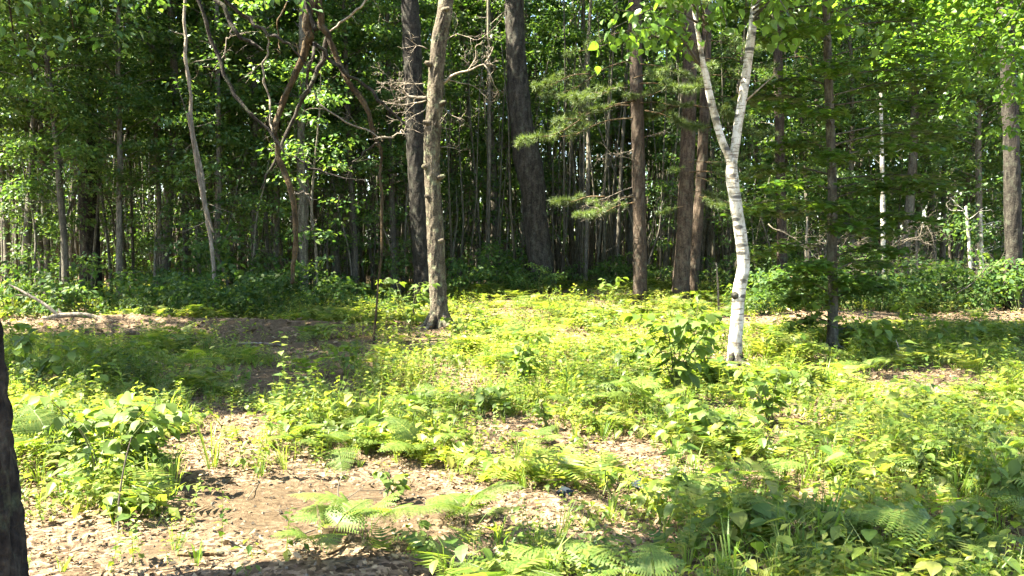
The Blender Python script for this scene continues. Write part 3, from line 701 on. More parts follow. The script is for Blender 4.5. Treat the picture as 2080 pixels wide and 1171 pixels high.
def snag():
    Y = 18.6
    b = P(437, 640, Y); b[2] = float(gz(b[0], b[1]))
    t = thing("dead_tree", "tall pale thin snag with a splintered second stem, before the dense poles", "tree", b)
    a = pxpath([(438, 650), (436, 590), (429, 500), (420, 430), (408, 360), (394, 270), (385, 190), (379, 100), (376, 20), (380, -60)], Y, b)
    mb = MB(); mb.add(*tube(gnarl(spline(a, 120), .018, 5, 6), [.038, .038, .04, .042, .045, .04, .037, .035, .032, .03], 12, .12, 4, 3)); g = np.random.default_rng(2)
    for i in range(9):
        p = spline(a, 120)[g.integers(30, 110)]; twigs(mb, p, (g.choice([-1, 1]), g.normal(0, .4), g.uniform(-.3, .4)), g.uniform(.2, .7), .009, 1, g, .25, 0, 2)
    link("trunk", mb.mesh("trunk", m_dead), t)
    mb = MB(); mb.add(*tube(spline(pxpath([(382, 230), (396, 310), (408, 380), (420, 430), (434, 474)], Y - .15, b), 40), [.035, .04, .045, .05, .012], 9, .1, 4, 5))
    link("branch", mb.mesh("broken_stem", m_dead), t)["label"] = "splintered pale broken stem"
snag()

# ------------------------------------------------------------------ the wood behind: pole trees
def pole_proto(seed, h, r, crown_z, crown_r, nclump, nleaf, size, mat_leaf, mat_bark=None, twiggy=8):
    g = np.random.default_rng(seed)
    pts = [np.array([0, 0, -.2])]; d = np.zeros(2)
    for i in range(8):
        d = d + g.normal(0, .05, 2) + g.normal(0, .04, 2) * (i == 0); pts.append(np.array([pts[-1][0] + d[0], pts[-1][1] + d[1], h * (i + 1) / 8]))
    pth = spline(pts, 34); mb = MB(); mb.add(*tube(pth, [r * 1.15, r, r * .85, r * .6, r * .2], 8, .05, 3, seed))
    for i in range(twiggy):
        j = g.integers(3, 20); a = g.uniform(0, 6.28); twigs(mb, pth[j], (math.cos(a), math.sin(a), g.uniform(-.2, .5)), g.uniform(.3, 1.1), .01, 1, g, .25, 0, 2)
    z = g.uniform(crown_z, h, nclump); a = g.uniform(0, 6.28, nclump)
    tz = (z - crown_z) / (h - crown_z)
    rad = crown_r * np.sqrt(np.clip(1.05 - tz, .05, 1)) * np.clip(.55 + tz * 1.6, 0, 1) * g.uniform(.25, 1, nclump)
    ax = np.array([[np.interp(q, pth[:, 2], pth[:, k]) for k in (0, 1)] for q in z])
    C = np.c_[ax[:, 0] + rad * np.cos(a), ax[:, 1] + rad * np.sin(a), z]
    for i in range(0, nclump, 3):
        s = np.array([ax[i, 0], ax[i, 1], z[i] - .35 * rad[i]]); mb.add(*tube([s, (s + C[i]) / 2 + [0, 0, .1], C[i]], [r * .25, .006], 3))
    cm = MB(); clumps(cm, C, g.uniform(.45, 1.05, nclump) * .62, nleaf, size, g, L2, .38, .5)
    return mb.mesh("trunk", mat_bark or m_polebark), cm.mesh("crown", mat_leaf)
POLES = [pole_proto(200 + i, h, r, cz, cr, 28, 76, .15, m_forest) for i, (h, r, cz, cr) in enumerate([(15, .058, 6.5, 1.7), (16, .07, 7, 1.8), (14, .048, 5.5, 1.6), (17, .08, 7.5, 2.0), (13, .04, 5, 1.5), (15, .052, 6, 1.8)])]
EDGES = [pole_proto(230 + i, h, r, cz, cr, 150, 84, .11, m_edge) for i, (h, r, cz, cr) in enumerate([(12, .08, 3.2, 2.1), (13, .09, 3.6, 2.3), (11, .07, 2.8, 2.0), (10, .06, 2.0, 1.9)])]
SAPS = [pole_proto(260 + i, h, r, cz, cr, n, 42, .115, m_edge, None, 3) for i, (h, r, cz, cr, n) in enumerate([(5.0, .03, 1.2, 1.0, 26), (4.0, .025, .8, .9, 22), (6.0, .035, 1.8, 1.1, 30)])]

LM = [(-400, 170, "left of thick dark trunk"), (170, 400, "between thick dark trunk and snag"), (400, 610, "between snag and dead limbs"), (610, 850, "between dead limbs and knobbly oak"),
      (850, 1070, "between knobbly oak and bent trunk"), (1070, 1295, "between bent trunk and first pine"), (1295, 1490, "between first pine and birch"), (1490, 1690, "between birch and maple"),
      (1690, 2040, "between maple and tall grey trunk"), (2040, 2600, "right of tall grey trunk")]
def zone(x, y):
    px = float(pix(x, y, 1.5)[0])
    for a, c, s in LM:
        if a <= px < c: return s
    return LM[0][2] if px < 0 else LM[-1][2]
def place(proto, name, label, cat, group, x, y, rz, sc, tilt=0.0):
    t = thing(name, label, cat, (x, y, float(gz(x, y))), rz, group, sc)
    t.rotation_euler[0] = tilt
    link("trunk", proto[0], t); link("crown", proto[1], t)
    return t

def wood():
    g = np.random.default_rng(404); pts = []
    def front(px):                                      # distance of the edge of the wood
        return np.interp(px, [-200, 300, 700, 900, 1150, 1450, 1600, 2300], [19.5, 20.5, 22, 23.5, 26, 26, 24, 23])
    tries = 0
    while len(pts) < 290 and tries < 30000:
        tries += 1
        y = math.sqrt(g.uniform(19 ** 2, 47 ** 2)); px = g.uniform(-150, 2230)
        if y < front(px) + g.uniform(0, 2): continue
        if px > 1500 and g.random() < .45: continue
        x = (px - CX) / F * y
        if any((x - a) ** 2 + (y - c) ** 2 < (.62 if px < 1500 else 1.2) for a, c in pts): continue
        pts.append((x, y))
    for k, (x, y) in enumerate(pts):
        z = zone(x, y); deep = y > 33
        lab = f"slender pole tree {'deep in the wood' if deep else 'in front of the wood'} {z}"
        place(POLES[k % 6], "pole_tree", lab, "tree", f"{'deep' if deep else 'front'} pole trees {z}", x, y, g.uniform(0, 6.28), g.uniform(.8, 1.15), g.normal(0, .025))
    # leafy trees along the edge of the clearing
    el = [(-60, 23), (40, 21.5), (130, 20.5), (240, 21), (330, 22.5), (440, 21.5), (520, 23), (620, 22.5), (720, 24), (800, 24.5), (90, 24), (380, 24.5), (560, 25.5), (690, 26),
          (1640, 25), (1740, 23.5), (1830, 22), (1930, 24), (1990, 21.5), (2130, 23), (2210, 21), (1780, 26.5), (1900, 27.5), (2080, 27), (1700, 28.5), (1560, 29), (1000, 31), (1180, 32), (1350, 31), (930, 29), (1075, 29), (1010, 27.5), (1250, 30), (1440, 29)]
    for k, (px, y) in enumerate(el):
        x = (px - CX) / F * y; right = px > 1500
        kind = 3 if right and k % 2 else k % 3
        place(EDGES[kind], "leafy_tree", f"bright leafy young tree edging the wood {zone(x, y)}", "tree", f"leafy edge trees {zone(x, y)}", x, y, g.uniform(0, 6.28), g.uniform(.85, 1.15))
    # saplings
    n = 0
    while n < 78:
        y = g.uniform(19.5, 34); px = g.uniform(-60, 2150)
        if y < front(px) - 1.2: continue
        if 930 < px < 1480 and g.random() < .55: continue
        x = (px - CX) / F * y; n += 1
        place(SAPS[n % 3], "sapling", f"thin leafy sapling under the tall trees {zone(x, y)}", "sapling", f"saplings {zone(x, y)}", x, y, g.uniform(0, 6.28), g.uniform(.6, 1.15), g.normal(0, .05))
wood()

# the mass of leaves closing the view far behind
def far_wood():
    g = np.random.default_rng(9); mb = MB()
    st = MB()
    for k in range(950):
        y = math.sqrt(g.uniform(24 ** 2, 46 ** 2)); px = g.uniform(-60, 1560 if k % 5 else 2140); x = (px - CX) / F * y; h = g.uniform(6, 11)
        p0 = np.array([x, y, -.1]); q = np.array([g.normal(0, .6 if k % 9 else 2.2), g.normal(0, .5), h if k % 7 else h * .45]); r = g.uniform(.018, .045)
        st.add(*tube([p0, p0 + q * [.3, .3, .35] + [g.normal(0, .07), 0, 0], p0 + q * [.7, .7, .7] + [g.normal(0, .07), 0, 0], p0 + q], [r, r * .8, r * .6, r * .2], 5))
    o = link("distant_stems", st.mesh("distant_stems", m_maplebark)); o["kind"] = "stuff"; o["label"] = "countless thin stems crowding the shaded wood"
    n = 3400
    C = np.c_[g.uniform(-52, 52, n), g.uniform(44, 60, n), g.uniform(0, 1, n) ** 1.5 * 15]
    clumps(mb, C, g.uniform(.8, 1.6, n), 46, .48, g, L2, .8, .9)
    o = link("distant_wood", mb.mesh("distant_wood", m_edge)); o["kind"] = "stuff"; o["label"] = "far wall of leaves closing the wood"  # brighter leaf colour stands for sunlight beyond the wood
far_wood()

# trees standing outside the view whose crowns shade the clearing
def shade_trees():
    g = np.random.default_rng(99)
    for k, (x, y, h, cr, cz) in enumerate([(-9.0, 8.7, 11, 1.7, 8.7), (-11.5, 9.7, 11, 2.3, 8.7), (-8.9, 11.6, 11, 2.0, 8.7), (-12, 12.6, 12, 2.4, 8.8), (-9.5, 14.4, 12, 1.8, 8.9), (-11.2, 17.0, 12, 2.3, 8.9), (-13.6, 18.6, 13, 2.5, 9.5)]):
        t = thing("oak_tree", f"tall shading oak out of view, {('nearest','second','third','fourth','fifth','sixth','seventh and last')[k]} along the clearing", "tree", (x, y, float(gz(x, y))))
        mb = MB(); mb.add(*tube(spline([(0, 0, -.2), (.1, 0, 3), (0, .1, 7), (.1, 0, h)], 60), [.2, .18, .14, .05], 14, .06, 8, k)); link("trunk", mb.mesh("trunk", m_oakbark), t)
        broad_crown(t, "crown", m_forest, (0, 0, cz), (cr, cr, 1.3), 64, 190, .13, 300 + k, .75, L2, (0, 0, cz - 1.5), m_oakbark)
shade_trees()

# ------------------------------------------------------------------ bushes under the edge
def bush_proto(seed, w, h, nclump, nleaf, size, mat):
    g = np.random.default_rng(seed); st, lf = MB(), MB()
    C = []
    for i in range(nclump):
        a = g.uniform(0, 6.28); rr = w * math.sqrt(g.uniform(0, 1)); C.append((rr * math.cos(a), rr * math.sin(a), h * g.uniform(.25, 1) * (1 - .45 * (rr / w) ** 2)))
    C = np.array(C)
    for i in range(0, nclump, 2):
        st.add(*tube(spline([(C[i, 0] * .2, C[i, 1] * .2, -.05), (C[i, 0] * .5, C[i, 1] * .5, C[i, 2] * .6), C[i]], 6), [.012, .003], 4))
    clumps(lf, C, g.uniform(.6, 1.1, nclump) * w * .34, nleaf, size, g, L4, .5, .5)
    return st.mesh("stem", m_stem), lf.mesh("foliage", mat)
BUSH = [bush_proto(500, .8, 1.0, 22, 34, .10, m_bush), bush_proto(501, .95, 1.3, 26, 36, .11, m_bush), bush_proto(502, .7, .75, 18, 34, .09, m_bush), bush_proto(503, .9, .9, 24, 36, .09, m_bush)]
def bushes():
    g = np.random.default_rng(55)
    spots = []
    for px, py, Y, sc in [(380, 560, 18.8, 1.2), (450, 545, 19.2, 1.3), (520, 540, 19.5, 1.2), (560, 570, 18.5, 1.1), (480, 590, 17.6, 1.0), (640, 590, 18.8, 1.0), (700, 600, 18.5, .9), (250, 590, 18, 1.0), (330, 600, 17.6, .9), (180, 600, 18, 1.0), (90, 600, 18.2, 1.2), (20, 580, 18.8, 1.3), (400, 610, 17.0, .9), (560, 620, 17.2, .8), (790, 610, 19, .8), (290, 630, 16.8, .6),
                          (940, 600, 22, .9), (990, 590, 23, 1.0), (1180, 590, 25, .9), (1240, 595, 24.5, .8), (1340, 595, 24, .9), (1450, 600, 22.5, 1.0), (1540, 590, 19.5, 1.1), (1590, 580, 19, 1.3), (1640, 570, 18.8, 1.2), (1750, 580, 18.6, 1.3), (1820, 585, 18.8, 1.2), (1880, 575, 19.2, 1.4), (1950, 570, 19.5, 1.5), (2010, 590, 19.2, 1.2), (2080, 570, 18.5, 1.4), (1700, 600, 18.4, 1.0), (1790, 610, 17.9, .8), (1920, 610, 18.4, .9), (1560, 615, 17.8, .8), (1690, 540, 22, 1.3), (1850, 540, 22.5, 1.4), (2000, 540, 22.5, 1.5)]:
        spots.append((px, Y, sc))
    for _ in range(26):
        px = g.uniform(-40, 2120); spots.append((px, g.uniform(22, 30) if 850 < px < 1500 else g.uniform(20, 27), g.uniform(.7, 1.2)))
    for k, (px, Y, sc) in enumerate(spots):
        x = (px - CX) / F * Y
        t = thing("bush", f"leafy green bush under the trees {zone(x, Y)}", "bush", (x, Y, float(gz(x, Y))), g.uniform(0, 6.28), f"bushes {zone(x, Y)}", sc * g.uniform(.85, 1.15))
        a, c = BUSH[k % 4]; link("stem", a, t); link("foliage", c, t)
bushes()

# thin pale stems on the right and the brush pile of dead sticks
def right_brush():
    g = np.random.default_rng(71)
    for k, (px, py0, py1, Y, r, mat, lab) in enumerate([(1797, 190, 560, 20.5, .06, m_birch, "thin pale birch stem behind the maple leaves"), (1970, 420, 545, 20.0, .045, m_birch, "short pale stem nearest the brush pile"), (2000, 430, 560, 20.4, .05, m_birch, "short pale stem beside the tall grey trunk"), (1648, 440, 520, 21, .035, m_dead, "pale bare stem between birch and maple"), (1868, 470, 560, 20.6, .04, m_dead, "grey dead stem standing in the brush pile")]):
        b = P(px, py1 + 50, Y); b[2] = float(gz(b[0], b[1]))
        t = thing("young_tree", lab, "tree", b); top = P(px - 8, py0, Y) - b
        mb = MB(); mb.add(*tube(spline([(0, 0, -.1), top * .5 + [g.normal(0, .06), 0, 0], top], 40), [r, r * .9, r * .6], 9, .05, 4, k))
        for _ in range(5): twigs(mb, top * g.uniform(.4, 1), (g.choice([-1, 1]), g.normal(0, .5), .4), g.uniform(.3, .8), .008, 1, g, .3, 0, 3)
        link("trunk", mb.mesh("trunk", mat), t)
        if k in (0, 1, 2):
            lf = MB(); C = top * g.uniform(.75, 1.05, (12, 1)) + g.normal(0, .35, (12, 3)); clumps(lf, C, .35, 22, .1, g, L4); link("crown", lf.mesh("crown", m_edge), t)
    lst = [(1560, 455, 1690, 560), (1730, 500, 1800, 560), (1745, 470, 1800, 545), (1800, 520, 1885, 440), (1835, 495, 1880, 448), (1830, 490, 1900, 498), (1700, 500, 1760, 485), (1880, 450, 1905, 540), (1760, 540, 1850, 500), (1780, 570, 1870, 545), (1900, 560, 1990, 620), (1940, 600, 2010, 540), (1830, 600, 1815, 540), (1990, 610, 1960, 580), (1720, 555, 1830, 545), (1600, 500, 1700, 495), (1850, 620, 1950, 560), (1760, 520, 1700, 555)]
    names = ["leaning grey", "short forked", "thin crossing", "stout reddish", "pale broken", "long level", "twiggy arched", "upright snapped", "low slanting", "bleached lying", "slanting far", "crooked rising", "short upright", "stubby", "long low", "thin level", "long slanting", "small tilted"]
    for k, (x0, y0, x1, y1) in enumerate(lst):
        Y = 18.6 + g.uniform(-.5, .9); a = P(x0, y0, Y); e = P(x1, y1, Y + g.uniform(-.6, .6)); b = a.copy()
        mb = MB(); pth = spline([a - b, (a + e) / 2 - b + g.normal(0, .07, 3), e - b], 14); mb.add(*tube(gnarl(pth, .025, k, 3), [.014, .005], 6, .08, 3, k))
        for _ in range(9): twigs(mb, pth[g.integers(2, 13)], unit(e - a) * .5 + g.normal(0, .7, 3), g.uniform(.25, .8), .005, 1, g, .35, 0, 3)
        tag(link("dead_branch", mb.mesh("brush_stick", m_twig), None, b), f"{names[k]} dead branch in the brush pile behind the maple", "dead branch", "dead branches of the brush pile")
right_brush()

# ------------------------------------------------------------------ undergrowth that nobody could count
def stem_tri(p, q, w):
    d = unit(q - p); s = unit(np.cross(d, [.3, .9, .2])) * w
    return np.array([p - s, p + s, q + s * .4, q - s * .4]), np.array([[0, 1, 2], [0, 2, 3]])
def weed(seed, h, nl, size, tpl):
    g = np.random.default_rng(seed); mb = MB(); top = np.array([g.normal(0, .12) * h, g.normal(0, .12) * h, h])
    mb.add(*stem_tri(np.zeros(3), top, .0025))
    for i in range(nl):
        f = .25 + .75 * (i + 1) / nl; a = i * 2.4 + g.normal(0, .3)
        scatter(mb, tpl, [top * f], rotm([a], [g.normal(.1, .3)], [g.normal(0, .25)]), [size * (1.15 - .45 * f) * g.uniform(.8, 1.2)])
    return mb.arrays()
def seedling(seed, h, nl, size, tpl):
    g = np.random.default_rng(seed); mb = MB()
    for i in range(nl):
        a = i * 6.283 / nl + g.normal(0, .3); d = np.array([-math.sin(a), math.cos(a), 0]) * h * g.uniform(.3, .8) + [0, 0, h * g.uniform(.6, 1.1)]
        mb.add(*stem_tri(np.zeros(3), d, .0018)); scatter(mb, tpl, [d], rotm([a + g.normal(0, .4)], [g.normal(-.25, .25)], [g.normal(0, .25)]), [size * g.uniform(.7, 1.25)])
    return mb.arrays()
def tuft(seed, h, nb):
    g = np.random.default_rng(seed); mb = MB()
    for i in range(nb):
        a = g.uniform(0, 6.28); l = h * g.uniform(.5, 1.15); out = l * g.uniform(.15, .7); d = np.array([math.cos(a), math.sin(a), 0]); s = np.array([-d[1], d[0], 0]) * g.uniform(.002, .0042)
        b0 = d * g.uniform(0, .03); m = b0 + d * out * .4 + [0, 0, l * .65]; e = b0 + d * out + [0, 0, l * g.uniform(.55, .95)]
        mb.add([b0 - s, b0 + s, m + s, m - s, e], [[0, 1, 2], [0, 2, 3], [3, 2, 4]])
    return mb.arrays()
def fernlet(seed, L, npair):
    g = np.random.default_rng(seed); mb = MB()
    for k in range(g.integers(3, 5)):
        a = g.uniform(0, 6.28); d = np.array([math.cos(a), math.sin(a), 0]); s = np.array([-d[1], d[0], 0])
        pth = spline([(0, 0, 0), d * L * .25 + [0, 0, L * .45], d * L * .8 + [0, 0, L * .5]], npair + 3)
        for i in range(2, npair + 3):
            w = L * .34 * (1 - (i - 2) / (npair + 1)) ** .8 + .01; t = unit(pth[i] - pth[i - 1]); hw = t * (L / npair) * .32
            for sd in (-1, 1):
                mb.add([pth[i] - hw, pth[i] + hw, pth[i] + s * sd * w + t * w * .35 - [0, 0, w * .15]], [[0, 1, 2]])
    return mb.arrays()
def undergrowth():
    g = np.random.default_rng(808)
    near = [weed(1, .24, 12, .055, L4), weed(2, .30, 14, .06, L4), weed(3, .18, 10, .05, L4), seedling(4, .10, 5, .07, L4), seedling(5, .14, 6, .075, L4), seedling(6, .08, 4, .06, L4), weed(7, .34, 16, .045, L4), seedling(8, .17, 5, .08, OVATE), seedling(9, .2, 6, .075, OVATE), fernlet(10, .3, 9), weed(11, .14, 9, .035, L4), seedling(12, .06, 6, .04, L4)]
    far = [weed(21, .30, 11, .065, L2), weed(22, .36, 12, .07, L2), seedling(23, .14, 8, .07, L2), seedling(24, .2, 9, .075, L2), seedling(25, .25, 9, .085, L2), fernlet(26, .42, 7), weed(27, .22, 11, .055, L2)]
    grass = [tuft(31, .22, 16), tuft(32, .3, 18), tuft(33, .16, 14)]
    def bed(name, label, y0, y1, n, tpls, mat, pick, edge=1.0, beyond=False):
        y = np.sqrt(g.uniform(y0 ** 2, y1 ** 2, n)); px = g.uniform(-90, 2170, n); x = (px - CX) / F * y
        if beyond: sd = g.choice([-1, 1], n); x = sd * (y * .62 + .05 + g.uniform(0, 6.5, n))
        bare = field(BARE, x, y)
        nz = .5 + .3 * np.sin(x * 1.9 + 1.3 * np.sin(y * 1.1)) * np.sin(y * 1.6 + x * .7) + .2 * np.sin(x * 4.3 + 2 * np.sin(y * 2.3)) * np.sin(y * 3.7 + 1.7 * x) ; nz = np.clip((nz - .5) * 1.6 + .5, 0, 1)
        band = np.exp(-((y - 15.6 - .1 * x) / .95) ** 4) * (np.abs(x - 1.2) > 2.6) ; bare = np.maximum(bare, band * .93)
        keep = g.uniform(0, 1, n) < (1 - bare) ** 1.5 * (.12 + .9 * nz) * edge
        keep &= ~((bare > .62) & (g.uniform(0, 1, n) < .85))
        x, y, nz = x[keep], y[keep], nz[keep]; z = gz(x, y); m = len(x)
        K = len(tpls); fr = .5 + .25 * np.sin(x * 1.1 + 2.1 * np.sin(y * .8) + 1) + .25 * np.sin(y * 1.5 - x * .6 + 2 * np.sin(x * .9)); which = np.where(g.uniform(0, 1, m) < .3, g.integers(0, K, m), (np.floor(fr * K * 1.6).astype(int) + g.integers(0, 2, m)) % K); mb = MB()
        for k, tp in enumerate(tpls):
            s = which == k
            if not s.any(): continue
            c = int(s.sum()); scatter(mb, tp, np.c_[x[s], y[s], z[s] - .005], rotm(g.uniform(0, 6.28, c), g.normal(0, .12, c), g.normal(0, .12, c)), g.uniform(.55, 1.3, c) * (.55 + .6 * nz[s]))
        o = link(name, mb.mesh(name, mat, False)); o["kind"] = "stuff"; o["label"] = label
    rnd = lambda k: (lambda m, nz: g.integers(0, k, m))
    bed("undergrowth", "low mixed weeds, seedlings and small ferns across the clearing", 3.3, 9.5, 11500, near, m_under, rnd(12))
    bed("undergrowth", "low weeds spreading over the middle of the clearing", 9.0, 17.0, 15000, near[:7] + far, m_under, rnd(14))
    bed("undergrowth", "low green growth at the far side of the clearing", 16.5, 31.0, 22500, far, m_under, rnd(7))
    tall = [weed(41, .5, 16, .075, L4), weed(42, .42, 15, .06, L4), weed(43, .6, 18, .08, L4), seedling(44, .32, 7, .10, OVATE)]
    bed("undergrowth", "taller leafy weeds standing out of the low growth", 4.6, 17.0, 1500, tall, m_under, rnd(4))
    bed("undergrowth", "weeds going on past both sides of the clearing", 2.5, 22.0, 5200, far, m_under, rnd(7), 1.0, True)
    bed("grass", "thin grass tufts scattered through the weeds", 3.3, 13.0, 3800, grass, m_grass, rnd(3))
undergrowth()

# ------------------------------------------------------------------ leaf litter
def litter():
    g = np.random.default_rng(606)
    def lay(name, label, y0, y1, n, tpl, s0, s1, bias):
        y = np.sqrt(g.uniform(y0 ** 2, y1 ** 2, n)); x = (g.uniform(-80, 2160, n) - CX) / F * y
        soil = field(SOIL, x, y); keep = g.uniform(0, 1, n) > soil * bias * 1.08; x, y = x[keep], y[keep]; m = len(x)
        mb = MB(); M = rotm(g.uniform(0, 6.28, m), g.normal(0, .38, m), g.normal(0, .45, m))
        scatter(mb, tpl, np.c_[x, y, gz(x, y) + g.uniform(.008, .03, m)], M, g.uniform(s0, s1, m))
        o = link(name, mb.mesh(name, m_litter, False)); o["kind"] = "stuff"; o["label"] = label
    lay("leaf_litter", "pale dry oak leaves covering the ground close by", 3.3, 7.5, 4600, OAK, .03, .062, .95)
    lay("leaf_litter", "dry brown leaves covering the clearing floor", 3.3, 11, 26000, L4, .018, .042, .86)
    lay("leaf_litter", "dry leaves scattered along the far track", 11, 20, 10000, L2, .06, .12, .5)
    tw = MB(); n = 900; y = np.sqrt(g.uniform(3.4 ** 2, 12 ** 2, n)); x = (g.uniform(-40, 2120, n) - CX) / F * y
    for i in range(n):
        a = g.uniform(0, 6.28); L = g.uniform(.05, .28) ; d = np.array([math.cos(a), math.sin(a), g.normal(0, .08)]); z = float(gz(x[i], y[i])) + .012
        p0 = np.array([x[i], y[i], z]); tw.add(*tube([p0, p0 + d * L * .5 + g.normal(0, .012, 3) * [1, 1, .3], p0 + d * L], [g.uniform(.0015, .004), .001], 3))
    o = link("fine_twigs", tw.mesh("fine_twigs", m_twig)); o["kind"] = "stuff"; o["label"] = "fine fallen twigs strewn through the litter"
    # crumbs of bark and soil on the bare patch
    mb = MB(); n = 5000; y = np.sqrt(g.uniform(3.4 ** 2, 9 ** 2, n)); x = (g.uniform(-40, 1500, n) - CX) / F * y
    tet = (np.array([[-.5, -.3, 0], [.5, -.4, 0], [0, .5, 0], [.05, 0, .45]]), np.array([[0, 1, 3], [1, 2, 3], [2, 0, 3]]))
    scatter(mb, tet, np.c_[x, y, gz(x, y)], rotm(g.uniform(0, 6.28, n), 0 * x, 0 * x), g.uniform(.008, .028, n))
    o = link("soil_crumbs", mb.mesh("soil_crumbs", m_twig, False)); o["kind"] = "stuff"; o["label"] = "crumbs of soil and bark on the bare ground"
litter()

# ------------------------------------------------------------------ ferns, each one a thing
def frond_mesh(seed, L, W, npair, npin, mat):
    g = np.random.default_rng(seed); mb = MB()
    ang = np.radians(np.interp(np.linspace(0, 1, 40), [0, .3, .55, 1], [12, 30, 72, 100]))
    st = L / 39; pth = np.zeros((40, 3)); bend = g.normal(0, .1)
    for i in range(1, 40):
        pth[i] = pth[i - 1] + [math.sin(bend * i / 39 * 2) * st * .6, math.sin(ang[i]) * st, math.cos(ang[i]) * st]
    mb.add(*tube(pth[::3], [.0032, .001], 4))
    side = np.array([1.0, 0, 0])
    for i in range(npair):
        f = .36 + .62 * i / npair; c = f * 39; j = int(c); p = pth[j] + (pth[min(39, j + 1)] - pth[j]) * (c - j); T = unit(pth[min(39, j + 1)] - pth[j - 1])
        t = i / npair; w = W * (1 - t) ** .85 * min(1, .72 + t * 3) * g.uniform(.9, 1.08) + .008
        for sd in (-1, 1):
            d = unit(side * sd * .93 + T * .36 + np.array([0, 0, -.12 + g.normal(0, .08)]))
            mw = w / npin * 1.0; q = unit(np.cross(d, np.cross(T, d)))
            for k in range(npin):
                u = (k + .3) / npin; pl = w * .26 * (1 - u) ** .7 + .006; a = p + d * w * u; e = p + d * w * (u + .9 / npin) 
                dz = np.array([0, 0, -.04 * w - .10 * w * u * u])
                for s2 in (-1, 1):
                    mb.add([a + dz * u, e + dz * u, a + d * mw * .9 + q * s2 * pl + dz * 1.2], [[0, 1, 2]])
    return mb.mesh("frond", mat, False)
FROND = [frond_mesh(700 + i, .62, .20, 17, 8, m_fern) for i in range(3)] + [frond_mesh(710 + i, .5, .15, 15, 6, m_fern) for i in range(2)]
FROND_FAR = [frond_mesh(720 + i, .7, .2, 11, 3, m_fern) for i in range(3)]
def fern(px, py, sc, n, label, group=None, spread=(.0, 6.28), lean=.15, Y=None):
    p = G(px, py) if Y is None else np.array([(px - CX) / F * Y, Y, 0]); p[2] = float(gz(p[0], p[1]))
    t = thing("fern", label, "fern", p, 0, group)
    far = p[1] > 10; a0 = random.uniform(0, 6.28)
    for k in range(n):
        a = spread[0] + (spread[1] - spread[0]) * (k + random.uniform(.2, .8)) / n + (a0 if spread[1] > 6 else 0)
        me = random.choice(FROND_FAR if far else FROND)
        link("frond", me, t, (random.uniform(-.03, .03), random.uniform(-.03, .03), 0), (random.gauss(-lean, .18), random.gauss(0, .12), a), sc * random.uniform(.75, 1.15))
FERNS = [
    (955, 1085, .85, 7, "bright sunlit fern on bare soil at the front"), (745, 1120, .75, 5, "pale sunlit fern next to a thin forked twig"), (655, 1150, .6, 4, "small pale fern at the lower end of the forked twig"),
    (1150, 1235, .85, 7, "big dark shaded fern closest to the viewer"), (1010, 1240, .7, 5, "dark shaded fern beside the biggest near fern"), (1330, 1250, .7, 5, "shaded fern with browning tip at the near edge"),
    (870, 840, .8, 6, "fern at the edge of the shaded soil patch"), (1310, 850, .95, 8, "yellow-green fern in front of the broad-leaved shrub"), (1230, 830, .8, 6, "yellow-green fern left of the broad-leaved shrub"), (1170, 850, .7, 5, "small yellow fern beside a grass tuft"),
    (1530, 985, .8, 6, "fern with one comb-like frond in dappled shade"), (1680, 930, .8, 6, "yellow sunlit fern below the young maple"), (1900, 840, .9, 7, "fern spreading at the shade line right of the maple"), (2030, 830, 1.0, 7, "fern at the far right shade line"),
    (110, 950, .9, 7, "sunny fern beside the dark near trunk"), (190, 960, .9, 6, "sunny fern inside the big left shrub"), (310, 985, .8, 5, "sunny fern in front of the big left shrub"), (45, 880, .8, 5, "fern just touching the dark near trunk"),
    (330, 830, .7, 5, "shaded fern behind the big left shrub"), (400, 770, .8, 6, "tall shaded fern on the left of the soil patch"), (690, 930, .75, 6, "sunlit fern at the edge of the bare patch"), (600, 920, .7, 5, "sunlit fern above the bare patch"), (760, 905, .75, 6, "sunlit fern among yellow weeds"), (850, 930, .7, 5, "low sunlit fern amid yellow weeds"),
    (1700, 740, .8, 5, "dark fern at the foot of the maple"), (1760, 770, .8, 5, "fern catching light right of the maple foot"), (1960, 1150, 1.0, 6, "shaded fern in the near right corner"), (2070, 1080, 1.0, 6, "shaded fern at the right margin"), (1780, 1010, .7, 5, "fern in the dappled right foreground"), (1440, 1020, .7, 5, "fern near the grey scrap"),
    (660, 690, .9, 6, "fern behind the soil bank left of the thin dead stem"), (700, 670, .9, 6, "fern catching sun behind the soil bank"), (640, 665, .8, 6, "fern in half shade behind the soil bank"), (560, 660, .9, 6, "dim fern under the broken hanging limb"), (1040, 670, .8, 6, "sunlit fern right of the knobbly oak"), (1110, 650, .9, 7, "sunlit fern on the low mound"), (1000, 665, .7, 5, "small sunlit fern near the knobbly oak"), (1180, 655, .8, 6, "sunlit fern on the mound below the pines"), (1260, 660, .8, 6, "sunlit fern under the first pine"), (1360, 665, .8, 6, "sunlit fern under the pine pair"), (960, 690, .7, 5, "low fern right beside the oak foot"),
    (1610, 800, .75, 5, "fern in the sun between birch and maple"), (1450, 880, .7, 5, "fern under the lower broad leaves"), (1090, 900, .6, 5, "small fern in the sunny weeds"), (500, 830, .55, 4, "small fern on the path edge by the dead wood"), (1850, 900, .8, 6, "sunlit fern in the right weeds"), (1990, 960, .8, 6, "fern in the dark right weeds"), (1640, 1130, .9, 6, "shaded fern amid broad leaves near the bottom")]
for f in FERNS: fern(*f)

